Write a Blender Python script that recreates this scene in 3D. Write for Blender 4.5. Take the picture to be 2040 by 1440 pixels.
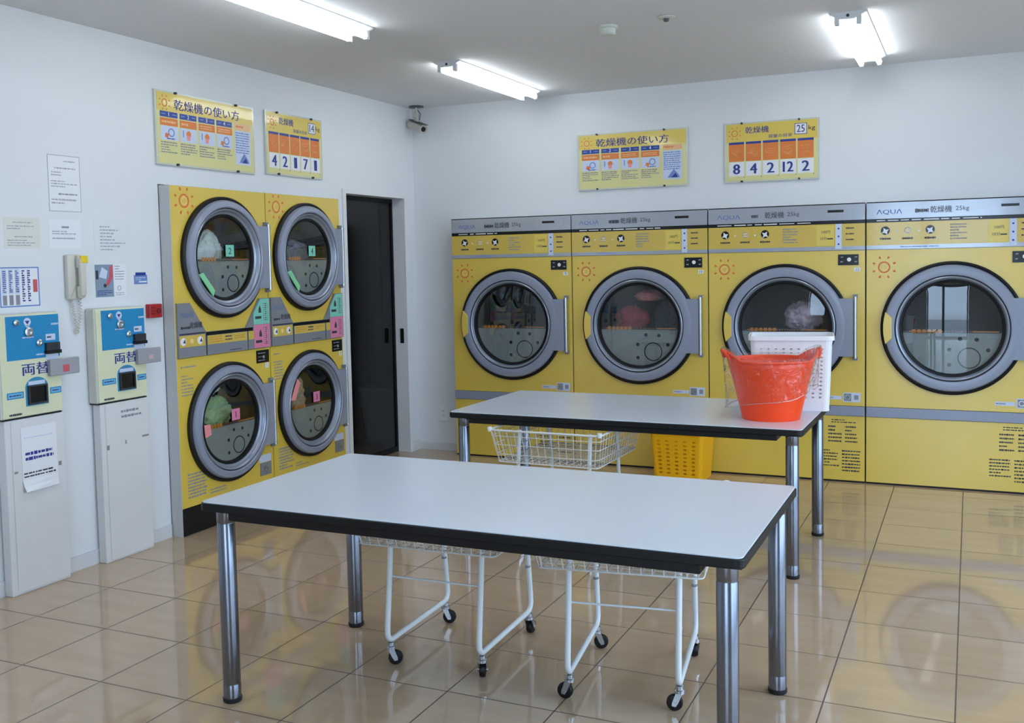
import bpy, bmesh, math, random
from mathutils import Vector, Matrix, noise

for o in list(bpy.data.objects):
    bpy.data.objects.remove(o)
SC = bpy.context.scene
COL = SC.collection
PI = math.pi
H = 2.689            # ceiling height
YW = 0.02            # back wall plane
XR, YF = 6.4, -8.2   # right wall, shop front


def lin(r, g, b):
    def f(c):
        c /= 255.0
        return c / 12.92 if c <= 0.04045 else ((c + 0.055) / 1.055) ** 2.4
    return (f(r), f(g), f(b), 1.0)


# ------------------------------------------------------------------ camera
cam_d = bpy.data.cameras.new('camera')
cam = bpy.data.objects.new('camera', cam_d)
COL.objects.link(cam)
SC.camera = cam
cam_d.sensor_fit = 'HORIZONTAL'
cam_d.sensor_width = 36.0
cam_d.lens = 1987.867 * 36.0 / 2040.0
cam_d.shift_y = -(720 - 643.55) / 2040.0
cam_d.clip_start, cam_d.clip_end = 0.05, 200
R3 = Matrix(((0.908446, -0.007679, 0.417933), (0.41753, 0.064235, -0.90639), (-0.019886, 0.997905, 0.06156)))
cam.matrix_world = Matrix.Translation((4.00494, -6.86266, 1.48)) @ R3.to_4x4()

# ------------------------------------------------------------------ daylight, exposure
SC.view_settings.view_transform = 'Standard'
SC.view_settings.look = 'None'
SC.view_settings.gamma = 1.0
SC.view_settings.use_curve_mapping = False
SC.view_settings.exposure = 0.8
SC.cycles.use_denoising = True
SC.cycles.max_bounces = 9
SC.cycles.diffuse_bounces = 4
SC.cycles.use_adaptive_sampling = True
SC.cycles.adaptive_threshold = 0.03
SC.cycles.transparent_max_bounces = 16
SC.cycles.caustics_reflective = False
SC.cycles.caustics_refractive = False
SC.cycles.sample_clamp_indirect = 6.0

SKY = 4.2
TUBE = 9.0
world = bpy.data.worlds.new('sky')
SC.world = world
world.use_nodes = True
wn = world.node_tree.nodes
bg = wn['Background']
tc = wn.new('ShaderNodeTexCoord')
sep = wn.new('ShaderNodeSeparateXYZ')
rmp = wn.new('ShaderNodeValToRGB')
rmp.color_ramp.elements[0].position = 0.47
rmp.color_ramp.elements[0].color = (0.36, 0.40, 0.46, 1)
rmp.color_ramp.elements[1].position = 0.505
rmp.color_ramp.elements[1].color = (0.56, 0.74, 1.0, 1)
mr = wn.new('ShaderNodeMapRange')
mr.inputs['From Min'].default_value = -1
world.node_tree.links.new(tc.outputs['Generated'], sep.inputs[0])
world.node_tree.links.new(sep.outputs['Z'], mr.inputs['Value'])
world.node_tree.links.new(mr.outputs[0], rmp.inputs[0])
world.node_tree.links.new(rmp.outputs[0], bg.inputs['Color'])
bg.inputs['Strength'].default_value = SKY

WIN = [(2.75, 3.38), (3.44, 4.42)]                       # shop-front panes (x ranges)
WINR = [(-6.6, -4.9), (-4.84, -3.14), (-3.08, -1.4)]      # panes of the glazed right side (y ranges)
WIN_TOP = 2.35
pl = bpy.data.lights.new('daylight_portal', 'AREA')
pl.shape = 'RECTANGLE'
pl.size, pl.size_y = 4.42 - 2.75, WIN_TOP - 0.05
pl.cycles.is_portal = True
po = bpy.data.objects.new('daylight_portal', pl)
COL.objects.link(po)
po.location = ((4.42 + 2.75) / 2, YF - 0.12, (WIN_TOP + 0.05) / 2)
po.rotation_euler = (PI / 2, 0, 0)      # faces into the room (+y)
pl2 = pl.copy()
pl2.size = 5.2
po2 = bpy.data.objects.new('daylight_portal', pl2)
COL.objects.link(po2)
po2.location = (XR + 0.12, -4.0, (WIN_TOP + 0.05) / 2)
po2.rotation_euler = (PI / 2, 0, PI / 2)     # faces into the room (-x)


# ------------------------------------------------------------------ materials
MATS = {}


def mat(name, rgb, rough=0.5, metal=0.0, coat=0.0, coat_rough=0.06, bump=0.0, bscale=60.0, vary=0.0, vscale=6.0, spec=0.5, emit=0.0):
    if name in MATS:
        return MATS[name]
    m = bpy.data.materials.new(name)
    m.use_nodes = True
    nt = m.node_tree
    b = nt.nodes['Principled BSDF']
    c = lin(*rgb)
    b.inputs['Base Color'].default_value = c
    b.inputs['Roughness'].default_value = rough
    b.inputs['Metallic'].default_value = metal
    b.inputs['Coat Weight'].default_value = coat
    b.inputs['Coat Roughness'].default_value = coat_rough
    b.inputs['Specular IOR Level'].default_value = spec
    if emit:
        b.inputs['Emission Color'].default_value = c
        b.inputs['Emission Strength'].default_value = emit
    if bump or vary:
        t = nt.nodes.new('ShaderNodeTexCoord')
        n = nt.nodes.new('ShaderNodeTexNoise')
        nt.links.new(t.outputs['Object'], n.inputs['Vector'])
        n.inputs['Detail'].default_value = 4
        if bump:
            n.inputs['Scale'].default_value = bscale
            bp = nt.nodes.new('ShaderNodeBump')
            bp.inputs['Strength'].default_value = bump
            bp.inputs['Distance'].default_value = 0.01
            nt.links.new(n.outputs['Fac'], bp.inputs['Height'])
            nt.links.new(bp.outputs[0], b.inputs['Normal'])
        if vary:
            n2 = nt.nodes.new('ShaderNodeTexNoise')
            n2.inputs['Scale'].default_value = vscale
            n2.inputs['Detail'].default_value = 5
            nt.links.new(t.outputs['Object'], n2.inputs['Vector'])
            cr = nt.nodes.new('ShaderNodeValToRGB')
            cr.color_ramp.elements[0].position = 0.3
            cr.color_ramp.elements[1].position = 0.7
            cr.color_ramp.elements[0].color = tuple(x * (1 - vary) for x in c[:3]) + (1,)
            cr.color_ramp.elements[1].color = tuple(min(1, x * (1 + vary)) for x in c[:3]) + (1,)
            nt.links.new(n2.outputs['Fac'], cr.inputs[0])
            nt.links.new(cr.outputs[0], b.inputs['Base Color'])
    if name == 'yellow_enamel':
        b.inputs['Coat IOR'].default_value = 1.7
    MATS[name] = m
    return m


def glass(name, tint, refl=0.05, rough=0.0):
    m = bpy.data.materials.new(name)
    m.use_nodes = True
    nt = m.node_tree
    for n in list(nt.nodes):
        if n.type == 'BSDF_PRINCIPLED':
            nt.nodes.remove(n)
    out = nt.nodes['Material Output']
    tr = nt.nodes.new('ShaderNodeBsdfTransparent')
    tr.inputs[0].default_value = tint
    gl = nt.nodes.new('ShaderNodeBsdfGlossy')
    gl.inputs['Roughness'].default_value = rough
    lw = nt.nodes.new('ShaderNodeLayerWeight')          # same from both sides of the sheet
    pw = nt.nodes.new('ShaderNodeMath')
    pw.operation = 'POWER'
    pw.inputs[1].default_value = 5.0
    mu = nt.nodes.new('ShaderNodeMath')
    mu.operation = 'MULTIPLY_ADD'
    mu.inputs[1].default_value = 1.0 - refl
    mu.inputs[2].default_value = refl
    mu.use_clamp = True
    mx = nt.nodes.new('ShaderNodeMixShader')
    nt.links.new(lw.outputs['Facing'], pw.inputs[0])
    nt.links.new(pw.outputs[0], mu.inputs[0])
    nt.links.new(mu.outputs[0], mx.inputs[0])
    nt.links.new(tr.outputs[0], mx.inputs[1])
    nt.links.new(gl.outputs[0], mx.inputs[2])
    nt.links.new(mx.outputs[0], out.inputs[0])
    return m


M_WALL = mat('wall_paint', (226, 229, 231), 0.75, bump=0.05, bscale=180)
M_CEIL = mat('ceiling_board', (228, 229, 231), 0.9, bump=0.04, bscale=140)
M_BASE = mat('baseboard_vinyl', (214, 215, 216), 0.5)
M_FRAME = mat('white_frame', (228, 229, 231), 0.45)
M_YEL = mat('yellow_enamel', (226, 194, 70), 0.4, coat=1.0, coat_rough=0.24, vary=0.03, vscale=3)
M_YPRINT = mat('yellow_print', (214, 184, 84), 0.22, coat=0.5)
M_GREY = mat('grey_plastic', (140, 147, 166), 0.4, coat=0.7, coat_rough=0.2)
M_BEZEL = mat('bezel_silver', (150, 158, 172), 0.28, metal=0.4)
M_GREYD = mat('grey_panel', (128, 132, 140), 0.3, coat=0.4)
M_SILV = mat('silver_panel', (172, 177, 186), 0.18, metal=0.25, coat=0.6)
M_PLATE = mat('inner_grey_plate', (140, 146, 146), 0.4)
M_BLK = mat('black_rubber', (11, 11, 13), 0.5, spec=0.35)
M_BLKG = mat('black_gloss', (10, 10, 12), 0.2)
M_DARKEDGE = mat('black_edge', (10, 10, 12), 0.5, spec=0.35)
M_CAB = mat('cabinet_grey_side', (196, 198, 198), 0.45)
M_DRUM = mat('drum_steel', (40, 42, 44), 0.45, metal=0.5)
M_CHROME = mat('hinge_steel', (190, 194, 200), 0.25, metal=0.9)
M_LEG = mat('chrome_leg', (126, 130, 140), 0.22, metal=1.0)
M_TOP = mat('white_laminate', (218, 226, 236), 0.22, vary=0.015, vscale=2)
M_WHT = mat('white_paper', (232, 234, 238), 0.6)
M_WGLOSS = mat('white_gloss', (235, 237, 240), 0.25)
M_WIRE = mat('white_wire', (226, 226, 222), 0.4)
M_TUBEW = mat('white_painted_tube', (222, 226, 226), 0.3)
M_INK = mat('dark_ink', (52, 54, 62), 0.6)
M_INKG = mat('grey_ink', (140, 142, 150), 0.6)
M_FAINT = mat('faint_ink', (168, 171, 180), 0.6)
M_INKB = mat('blue_ink', (38, 58, 140), 0.5)
M_BLUE = mat('blue_print', (30, 62, 150), 0.4)
M_PALEB = mat('pale_blue_print', (205, 215, 236), 0.5)
M_MIDB = mat('mid_blue_print', (112, 140, 200), 0.5)
M_ORG = mat('orange_print', (226, 128, 58), 0.45)
M_ORGL = mat('pale_orange_print', (240, 190, 140), 0.45)
M_SUN = mat('sun_orange', (222, 112, 52), 0.4)
M_SUNW = mat('sun_pale', (240, 205, 130), 0.4)
M_CREAM = mat('sign_cream', (222, 216, 150), 0.35, coat=0.3)
M_SYEL = mat('sign_yellow', (226, 200, 92), 0.35, coat=0.3)
M_ACRY = mat('sign_edge', (205, 208, 196), 0.2, coat=0.3)
M_MINT = mat('mint_label', (128, 205, 185), 0.45)
M_PINK = mat('pink_label', (222, 130, 165), 0.45)
M_SALM = mat('pink_tag', (238, 150, 150), 0.5)
M_MINTG = mat('green_tag', (140, 215, 160), 0.5)
M_LOGO = mat('logo_blue', (92, 116, 178), 0.4)
M_KCREAM = mat('changer_cream', (222, 224, 188), 0.4)
M_KSIDE = mat('changer_side', (205, 205, 195), 0.45)
M_KBLUE = mat('changer_blue', (28, 138, 192), 0.4)
M_PED = mat('pedestal_board', (220, 220, 219), 0.5, vary=0.02, vscale=5)
M_SCUFF = mat('scuff_grey', (140, 138, 136), 0.6)
M_PHONE = mat('phone_beige', (206, 202, 190), 0.4)
M_STICK = mat('sticker_yellow', (238, 208, 40), 0.4)
M_RED = mat('red_plastic', (172, 28, 34), 0.35)
M_SALERT = mat('red_print', (205, 90, 100), 0.5)
M_BUCK = mat('bucket_orange_red', (255, 72, 14), 0.35)
M_YBASK = mat('basket_yellow', (250, 184, 10), 0.35)
M_WBASK = mat('basket_white', (238, 238, 240), 0.35)
M_CAM = mat('camera_beige', (196, 192, 182), 0.4)
M_CAMD = mat('camera_dark', (70, 70, 72), 0.4)
M_FIX = mat('fixture_white', (225, 228, 230), 0.4)
M_TUBE = mat('lamp_tube', (244, 250, 255), 0.3, emit=TUBE)
M_SENS = mat('sensor_white', (214, 218, 210), 0.45)
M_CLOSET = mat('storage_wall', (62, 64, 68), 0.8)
M_BIN = mat('bin_grey', (178, 184, 190), 0.5)
M_CARD = mat('cardboard', (120, 92, 66), 0.8)
M_DKMET = mat('dark_metal', (60, 62, 66), 0.4, metal=0.4)
M_GROUND = mat('pavement', (170, 170, 168), 0.8)
M_ALU = mat('alu_frame', (150, 152, 155), 0.35, metal=0.7)
M_FOOT = mat('rubber_foot', (22, 22, 24), 0.6)
M_CAUT = mat('caution_orange', (196, 120, 40), 0.5)
M_GLASS = glass('dryer_glass', (0.84, 0.88, 0.88, 1), 0.09)
M_PANE = glass('window_pane', (0.96, 0.98, 0.98, 1), 0.05)
M_SMOKE = glass('smoked_glass', (0.56, 0.57, 0.60, 1), 0.05)


def film_mat():
    m = glass('clear_bag_film', (0.98, 0.975, 0.97, 1), 0.05, rough=0.05)
    nt = m.node_tree
    t = nt.nodes.new('ShaderNodeTexCoord')
    n = nt.nodes.new('ShaderNodeTexNoise')
    n.inputs['Scale'].default_value = 9
    n.inputs['Detail'].default_value = 3
    n.inputs['Distortion'].default_value = 1.5
    bp = nt.nodes.new('ShaderNodeBump')
    bp.inputs['Strength'].default_value = 1.0
    bp.inputs['Distance'].default_value = 0.05
    nt.links.new(t.outputs['Object'], n.inputs['Vector'])
    nt.links.new(n.outputs['Fac'], bp.inputs['Height'])
    for nd in nt.nodes:
        if nd.type in ('BSDF_GLOSSY', 'LAYER_WEIGHT'):
            nt.links.new(bp.outputs[0], nd.inputs['Normal'])
    # a little milky body to the film
    out = nt.nodes['Material Output']
    src = out.inputs[0].links[0].from_socket
    df = nt.nodes.new('ShaderNodeBsdfTranslucent')
    df.inputs[0].default_value = (0.9, 0.9, 0.92, 1)
    mx = nt.nodes.new('ShaderNodeMixShader')
    mx.inputs[0].default_value = 0.015
    nt.links.new(src, mx.inputs[1])
    nt.links.new(df.outputs[0], mx.inputs[2])
    nt.links.new(mx.outputs[0], out.inputs[0])
    return m


M_FILM = film_mat()
M_HEM = glass('bag_hem', (0.95, 0.9, 0.9, 1), 0.28, rough=0.25)


def floor_mat():
    m = bpy.data.materials.new('floor_tiles')
    m.use_nodes = True
    nt = m.node_tree
    L = nt.links.new
    b = nt.nodes['Principled BSDF']
    g = nt.nodes.new('ShaderNodeNewGeometry')
    s = nt.nodes.new('ShaderNodeSeparateXYZ')
    L(g.outputs['Position'], s.inputs[0])
    T = 0.4002

    def math_(op, a, bv=None):
        n = nt.nodes.new('ShaderNodeMath')
        n.operation = op
        if isinstance(a, (int, float)):
            n.inputs[0].default_value = a
        else:
            L(a, n.inputs[0])
        if bv is not None:
            if isinstance(bv, (int, float)):
                n.inputs[1].default_value = bv
            else:
                L(bv, n.inputs[1])
        return n.outputs[0]
    masks, cells = [], []
    for ax, off in (('X', 0.3665 - 8 * T), ('Y', -3.5073 - 40 * T)):
        u = math_('DIVIDE', math_('SUBTRACT', s.outputs[ax], off), T)
        fr = math_('FRACT', u)
        d = math_('MINIMUM', fr, math_('SUBTRACT', 1.0, fr))
        masks.append(math_('LESS_THAN', d, 0.0065))
        cells.append(math_('FLOOR', u))
    gm = math_('MAXIMUM', masks[0], masks[1])
    cx = nt.nodes.new('ShaderNodeCombineXYZ')
    L(cells[0], cx.inputs[0])
    L(cells[1], cx.inputs[1])
    wn_ = nt.nodes.new('ShaderNodeTexWhiteNoise')
    L(cx.outputs[0], wn_.inputs['Vector'])
    mp = nt.nodes.new('ShaderNodeMapping')
    mp.inputs['Scale'].default_value = (2.0, 14.0, 1.0)
    L(g.outputs['Position'], mp.inputs[0])
    ns = nt.nodes.new('ShaderNodeTexNoise')
    ns.inputs['Scale'].default_value = 1.0
    ns.inputs['Detail'].default_value = 4
    L(mp.outputs[0], ns.inputs['Vector'])
    f = math_('ADD', math_('MULTIPLY', wn_.outputs['Value'], 0.25), math_('MULTIPLY', ns.outputs['Fac'], 0.75))
    cr = nt.nodes.new('ShaderNodeValToRGB')
    cr.color_ramp.elements[0].position = 0.3
    cr.color_ramp.elements[0].color = lin(188, 160, 130)
    cr.color_ramp.elements[1].position = 0.75
    cr.color_ramp.elements[1].color = lin(198, 171, 141)
    L(f, cr.inputs[0])
    mx = nt.nodes.new('ShaderNodeMix')
    mx.data_type = 'RGBA'
    L(gm, mx.inputs['Factor'])
    L(cr.outputs[0], mx.inputs['A'])
    mx.inputs['B'].default_value = lin(92, 78, 64)
    L(mx.outputs['Result'], b.inputs['Base Color'])
    ro = math_('ADD', math_('MULTIPLY', gm, 0.5), 0.06)
    L(ro, b.inputs['Roughness'])
    b.inputs['Specular IOR Level'].default_value = 1.0
    return m


M_FLOOR = floor_mat()

# ------------------------------------------------------------------ geometry helpers
TXT = {}
FONT = None


def text_geo(s, bold=0.0):
    """Flat glyph outline as (verts, faces, width, height), baseline-left at the origin."""
    k = (s, bold)
    if k in TXT:
        return TXT[k]
    cu = bpy.data.curves.new('lettering_source', 'FONT')
    cu.body = s
    cu.size = 1.0
    cu.offset = bold
    cu.resolution_u = 2
    ob = bpy.data.objects.new('lettering_source', cu)
    COL.objects.link(ob)
    dg = bpy.context.evaluated_depsgraph_get()
    me = bpy.data.meshes.new_from_object(ob.evaluated_get(dg))
    vs = [tuple(v.co) for v in me.vertices]
    fs = [tuple(p.vertices) for p in me.polygons]
    bpy.data.objects.remove(ob)
    bpy.data.curves.remove(cu)
    bpy.data.meshes.remove(me)
    if not vs:
        vs, fs = [(0, 0, 0), (.5, 0, 0), (.5, .7, 0)], [(0, 1, 2)]
    x0, x1 = min(v[0] for v in vs), max(v[0] for v in vs)
    y0, y1 = min(v[1] for v in vs), max(v[1] for v in vs)
    vs = [(v[0] - x0, v[1] - y0) for v in vs]
    TXT[k] = (vs, fs, x1 - x0, y1 - y0)
    return TXT[k]


class MB:
    """Collects shapes for ONE mesh object."""

    def __init__(self):
        self.v, self.f, self.m, self.mats = [], [], [], []

    def mi(self, m):
        if m not in self.mats:
            self.mats.append(m)
        return self.mats.index(m)

    def add(self, vs, fs, m):
        b = len(self.v)
        i = self.mi(m)
        self.v += [tuple(x) for x in vs]
        for f in fs:
            self.f.append(tuple(b + k for k in f))
            self.m.append(i)
        return self

    def box(self, x0, x1, y0, y1, z0, z1, m):
        vs = [(x, y, z) for z in (z0, z1) for y in (y0, y1) for x in (x0, x1)]
        return self.add(vs, [(0, 2, 3, 1), (4, 5, 7, 6), (0, 1, 5, 4), (2, 6, 7, 3), (0, 4, 6, 2), (1, 3, 7, 5)], m)

    def cbox(self, x0, x1, y0, y1, z0, z1, m, c=0.01):
        """box with all vertical and front edges chamfered: an octagon-ish rounded block along y"""
        bm = bmesh.new()
        bmesh.ops.create_cube(bm, size=1)
        for v in bm.verts:
            v.co = Vector(((x0 + x1) / 2 + v.co.x * (x1 - x0), (y0 + y1) / 2 + v.co.y * (y1 - y0), (z0 + z1) / 2 + v.co.z * (z1 - z0)))
        bmesh.ops.bevel(bm, geom=list(bm.edges), offset=c, segments=2, affect='EDGES', profile=0.5)
        bm.verts.index_update()
        self.add([v.co[:] for v in bm.verts], [[v.index for v in f.verts] for f in bm.faces], m)
        bm.free()
        return self

    def plate(self, x0, x1, z0, z1, y, m, t=0.0008):
        """thin printed plate facing -y with its face at y"""
        return self.box(x0, x1, y, y + t, z0, z1, m)

    def prism(self, pts, y0, y1, m):
        """polygon in xz (counter-clockwise seen from -y) extruded from y0 (front) to y1"""
        n = len(pts)
        vs = [(p[0], y0, p[1]) for p in pts] + [(p[0], y1, p[1]) for p in pts]
        fs = [tuple(range(n)), tuple(range(2 * n - 1, n - 1, -1))]
        for i in range(n):
            j = (i + 1) % n
            fs.append((i, n + i, n + j, j))
        return self.add(vs, fs, m)

    def disc(self, cx, cz, r, y, m, n=20, t=0.0008):
        return self.prism([(cx + r * math.cos(2 * PI * i / n), cz + r * math.sin(2 * PI * i / n)) for i in range(n)], y, y + t, m)

    def ring(self, cx, cz, r0, r1, y, m, n=32, t=0.0008):
        vs, fs = [], []
        for i in range(n):
            a = 2 * PI * i / n
            for r, yy in ((r1, y), (r0, y), (r0, y + t), (r1, y + t)):
                vs.append((cx + r * math.cos(a), yy, cz + r * math.sin(a)))
        for i in range(n):
            j = (i + 1) % n
            for k in range(4):
                l = (k + 1) % 4
                fs.append((4 * i + k, 4 * i + l, 4 * j + l, 4 * j + k))
        return self.add(vs, fs, m)

    def lathe(self, prof, m, c=(0, 0, 0), axis='y', n=48, closed=False):
        """profile of (radius, height) turned about an axis through c"""
        vs, fs = [], []
        for i in range(n):
            a = 2 * PI * i / n
            for r, h in prof:
                ca, sa = r * math.cos(a), r * math.sin(a)
                if axis == 'y':
                    vs.append((c[0] + ca, c[1] + h, c[2] + sa))
                elif axis == 'z':
                    vs.append((c[0] + ca, c[1] + sa, c[2] + h))
                else:
                    vs.append((c[0] + h, c[1] + ca, c[2] + sa))
        k = len(prof)
        for i in range(n):
            j = (i + 1) % n
            for q in range(k - 1 + (1 if closed else 0)):
                p = (q + 1) % k
                fs.append((i * k + q, i * k + p, j * k + p, j * k + q))
        return self.add(vs, fs, m)

    def tube(self, pts, r, m, n=8, closed=False):
        pts = [Vector(p) for p in pts]
        N = len(pts)
        vs, fs = [], []
        up = None
        for i, p in enumerate(pts):
            if closed:
                t = (pts[(i + 1) % N] - pts[i - 1])
            else:
                t = pts[min(i + 1, N - 1)] - pts[max(i - 1, 0)]
            t = t.normalized() if t.length > 1e-9 else Vector((0, 0, 1))
            if up is None:
                up = Vector((0, 0, 1)) if abs(t.z) < 0.9 else Vector((1, 0, 0))
            s = t.cross(up)
            if s.length < 1e-6:
                s = t.cross(Vector((0.3, 1, 0.2)))
            s.normalize()
            up = s.cross(t).normalized()
            for k in range(n):
                a = 2 * PI * k / n
                vs.append(tuple(p + s * (r * math.cos(a)) + up * (r * math.sin(a))))
        rng = N if closed else N - 1
        for i in range(rng):
            j = (i + 1) % N
            for k in range(n):
                l = (k + 1) % n
                fs.append((i * n + k, i * n + l, j * n + l, j * n + k))
        if not closed:
            fs.append(tuple(range(n - 1, -1, -1)))
            fs.append(tuple((N - 1) * n + k for k in range(n)))
        return self.add(vs, fs, m)

    def text(self, s, x, z, h, y, m, align='c', width=None, bold=0.0, vert=False):
        """lettering facing -y: h is the glyph height, (x, z) its left/centre and bottom; width squeezes it to fit"""
        vs, fs, w, hh = text_geo(s)
        sz = h / hh
        sx = sz if width is None else width / w
        ox = x - (w * sx / 2 if align == 'c' else (w * sx if align == 'r' else 0))
        for k in ((-1, 0, 1) if bold else (0,)):         # heavier strokes: the outline repeated a hair to either side
            self.add([(ox + a * sx + k * bold * h, y - 0.00012 * k, z + b * sz) for a, b in vs], fs, m)
        return self

    def lines(self, x0, x1, z1, z0, n, m, y, seed=1, fill=0.85, wt=0.45):
        """n rows of text too small to read, as broken dashes between z1 (top) and z0"""
        rnd = random.Random(seed)
        p = (z1 - z0) / n
        for i in range(n):
            zc = z1 - p * (i + 0.5)
            end = x0 + (x1 - x0) * (fill + (1 - fill) * rnd.random()) * (0.55 if rnd.random() < 0.2 else 1)
            x = x0
            while x < end - 1e-6:
                w = (x1 - x0) * rnd.uniform(0.05, 0.16)
                e = min(end, x + w)
                hh = p * wt * rnd.uniform(0.7, 1.1) / 2
                self.plate(x, e, zc - hh, zc + hh, y, m, 0.0003)
                x = e + (x1 - x0) * rnd.uniform(0.012, 0.035)
        return self

    def sun(self, cx, cz, s, y):
        self.ring(cx, cz, s * 0.40, s * 0.52, y, M_SUN, 28, 0.0004)
        self.ring(cx, cz, s * 0.24, s * 0.30, y, M_SUNW, 20, 0.0004)
        for k in range(8):
            a = PI / 8 + k * PI / 4
            d, e = (math.cos(a), math.sin(a)), (-math.sin(a), math.cos(a))
            pts = []
            for r, w in ((0.80, 0.05), (0.98, 0.10), (1.06, 0.0), (0.98, -0.10), (0.80, -0.05)):
                pts.append((cx + s * (d[0] * r - e[0] * w), cz + s * (d[1] * r - e[1] * w)))
            self.prism(pts, y, y + 0.0004, M_SUN)
        return self

    def build(self, name, parent=None, smooth=0, bevel=0.0, loc=None):
        me = bpy.data.meshes.new(name)
        me.from_pydata(self.v, [], self.f)
        for m in self.mats:
            me.materials.append(m)
        me.polygons.foreach_set('material_index', self.m)
        me.update()
        if smooth:
            me.polygons.foreach_set('use_smooth', [True] * len(me.polygons))
            me.set_sharp_from_angle(angle=math.radians(smooth))
        ob = bpy.data.objects.new(name, me)
        COL.objects.link(ob)
        if parent is not None:
            ob.parent = parent
        if loc is not None:
            ob.location = loc
        if bevel:
            bv = ob.modifiers.new('bevel', 'BEVEL')
            bv.width = bevel
            bv.segments = 2
            bv.limit_method = 'ANGLE'
        return ob


def tag(o, label, cat, group=None):
    o['label'] = label
    o['category'] = cat
    if group:
        o['group'] = group
    return o


def thing(name, label, cat, loc=(0, 0, 0), rz=0.0, group=None):
    o = bpy.data.objects.new(name, None)
    COL.objects.link(o)
    o.empty_display_size = 0.1
    o.location = loc
    o.rotation_euler = (0, 0, rz)
    return tag(o, label, cat, group)


def struct(o):
    o['kind'] = 'structure'
    return o


# ------------------------------------------------------------------ the room
struct(MB().box(-2.0, XR + 0.1, YF - 0.1, 1.4, -0.1, 0.0, M_FLOOR).build('floor'))
struct(MB().box(-0.1, XR + 0.1, YF - 0.1, 0.12, H, H + 0.1, M_CEIL).build('ceiling'))
SY0, SY1, SH = -2.722, -1.127, 1.937      # recess of the stacked dryers
DY0, DY1, DH = -0.944, -0.145, 1.985      # sliding door opening
w = MB()
w.box(-0.1, 0, YF, SY0, 0, H, M_WALL).box(-0.1, 0, SY0, SY1, SH, H, M_WALL).box(-0.1, 0, SY1, DY0, 0, H, M_WALL)
w.box(-0.1, 0, DY0, DY1, DH, H, M_WALL).box(-0.1, 0, DY1, 0.12, 0, H, M_WALL)
struct(w.build('wall_left'))
BX0, BX1, BH = 0.398, 4.398, 1.811
w = MB()
w.box(0, BX0, YW, 0.12, 0, H, M_WALL).box(BX0, BX1, YW, 0.12, BH, H, M_WALL).box(BX1, XR, YW, 0.12, 0, H, M_WALL)
struct(w.build('wall_back'))
w = MB()
w.box(XR, XR + 0.1, YF, -6.65, 0, H, M_WALL).box(XR, XR + 0.1, -1.35, 0.12, 0, H, M_WALL).box(XR, XR + 0.1, -6.65, -1.35, WIN_TOP + 0.05, H, M_WALL)
struct(w.build('wall_right'))
w = MB()
w.box(-0.1, 2.70, YF - 0.1, YF, 0, H, M_WALL).box(4.47, XR + 0.1, YF - 0.1, YF, 0, H, M_WALL).box(2.70, 4.47, YF - 0.1, YF, WIN_TOP + 0.05, H, M_WALL)
struct(w.build('wall_front'))
for i, (a, b) in enumerate(WIN):
    f = MB()
    f.box(a - 0.03, a + 0.02, YF - 0.08, YF - 0.02, 0.0, WIN_TOP + 0.04, M_ALU).box(b - 0.02, b + 0.03, YF - 0.08, YF - 0.02, 0.0, WIN_TOP + 0.04, M_ALU)
    f.box(a + 0.02, b - 0.02, YF - 0.08, YF - 0.02, 0.0, 0.08, M_ALU).box(a + 0.02, b - 0.02, YF - 0.08, YF - 0.02, WIN_TOP - 0.02, WIN_TOP + 0.04, M_ALU)
    wo = struct(f.build('window_%d' % (i + 1)))
    MB().box(a + 0.02, b - 0.02, YF - 0.053, YF - 0.047, 0.08, WIN_TOP - 0.02, M_PANE).build('pane', wo)
for i, (a, b) in enumerate(WINR):
    f = MB()
    f.box(XR + 0.02, XR + 0.08, a - 0.03, a + 0.02, 0.0, WIN_TOP + 0.04, M_ALU).box(XR + 0.02, XR + 0.08, b - 0.02, b + 0.03, 0.0, WIN_TOP + 0.04, M_ALU)
    f.box(XR + 0.02, XR + 0.08, a + 0.02, b - 0.02, 0.0, 0.08, M_ALU).box(XR + 0.02, XR + 0.08, a + 0.02, b - 0.02, WIN_TOP - 0.02, WIN_TOP + 0.04, M_ALU)
    wo = struct(f.build('window_%d' % (i + 3)))
    MB().box(XR + 0.047, XR + 0.053, a + 0.02, b - 0.02, 0.08, WIN_TOP - 0.02, M_PANE).build('pane', wo)
struct(MB().box(XR + 0.1, 30, YF - 0.1, 10, -0.12, -0.02, M_GROUND).build('ground'))
struct(MB().box(-20, 30, -40, YF - 0.1, -0.12, -0.02, M_GROUND).build('ground'))
# baseboards
w = MB()
for a, b in ((YF, SY0 - 0.004), (SY1 + 0.004, DY0 - 0.045)):
    w.box(0, 0.008, a, b, 0, 0.072, M_BASE)
w.box(0, 0.008, DY1 + 0.045, YW, 0, 0.072, M_BASE)
struct(w.build('baseboard_left'))
struct(MB().box(0.008, BX0 - 0.004, YW - 0.008, YW, 0, 0.06, M_BASE).box(BX1 + 0.02, XR, YW - 0.008, YW, 0, 0.06, M_BASE).build('baseboard_back'))
# frame around the sliding door
t_ = MB()
t_.box(-0.099, -0.001, DY0 + 0.0003, DY0 + 0.004, 0, DH - 0.004, M_FRAME).box(-0.099, -0.001, DY1 - 0.004, DY1 - 0.0003, 0, DH - 0.004, M_FRAME).box(-0.099, -0.001, DY0 + 0.0003, DY1 - 0.0003, DH - 0.004, DH - 0.0003, M_FRAME)
t_.box(0.0003, 0.012, DY0 - 0.035, DY0 + 0.004, 0, DH + 0.03, M_FRAME).box(0.0003, 0.012, DY1 - 0.004, DY1 + 0.04, 0, DH + 0.03, M_FRAME).box(0.0003, 0.012, DY0 + 0.004, DY1 - 0.004, DH - 0.004, DH + 0.03, M_FRAME)
struct(t_.build('trim_1', bevel=0.003))
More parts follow.
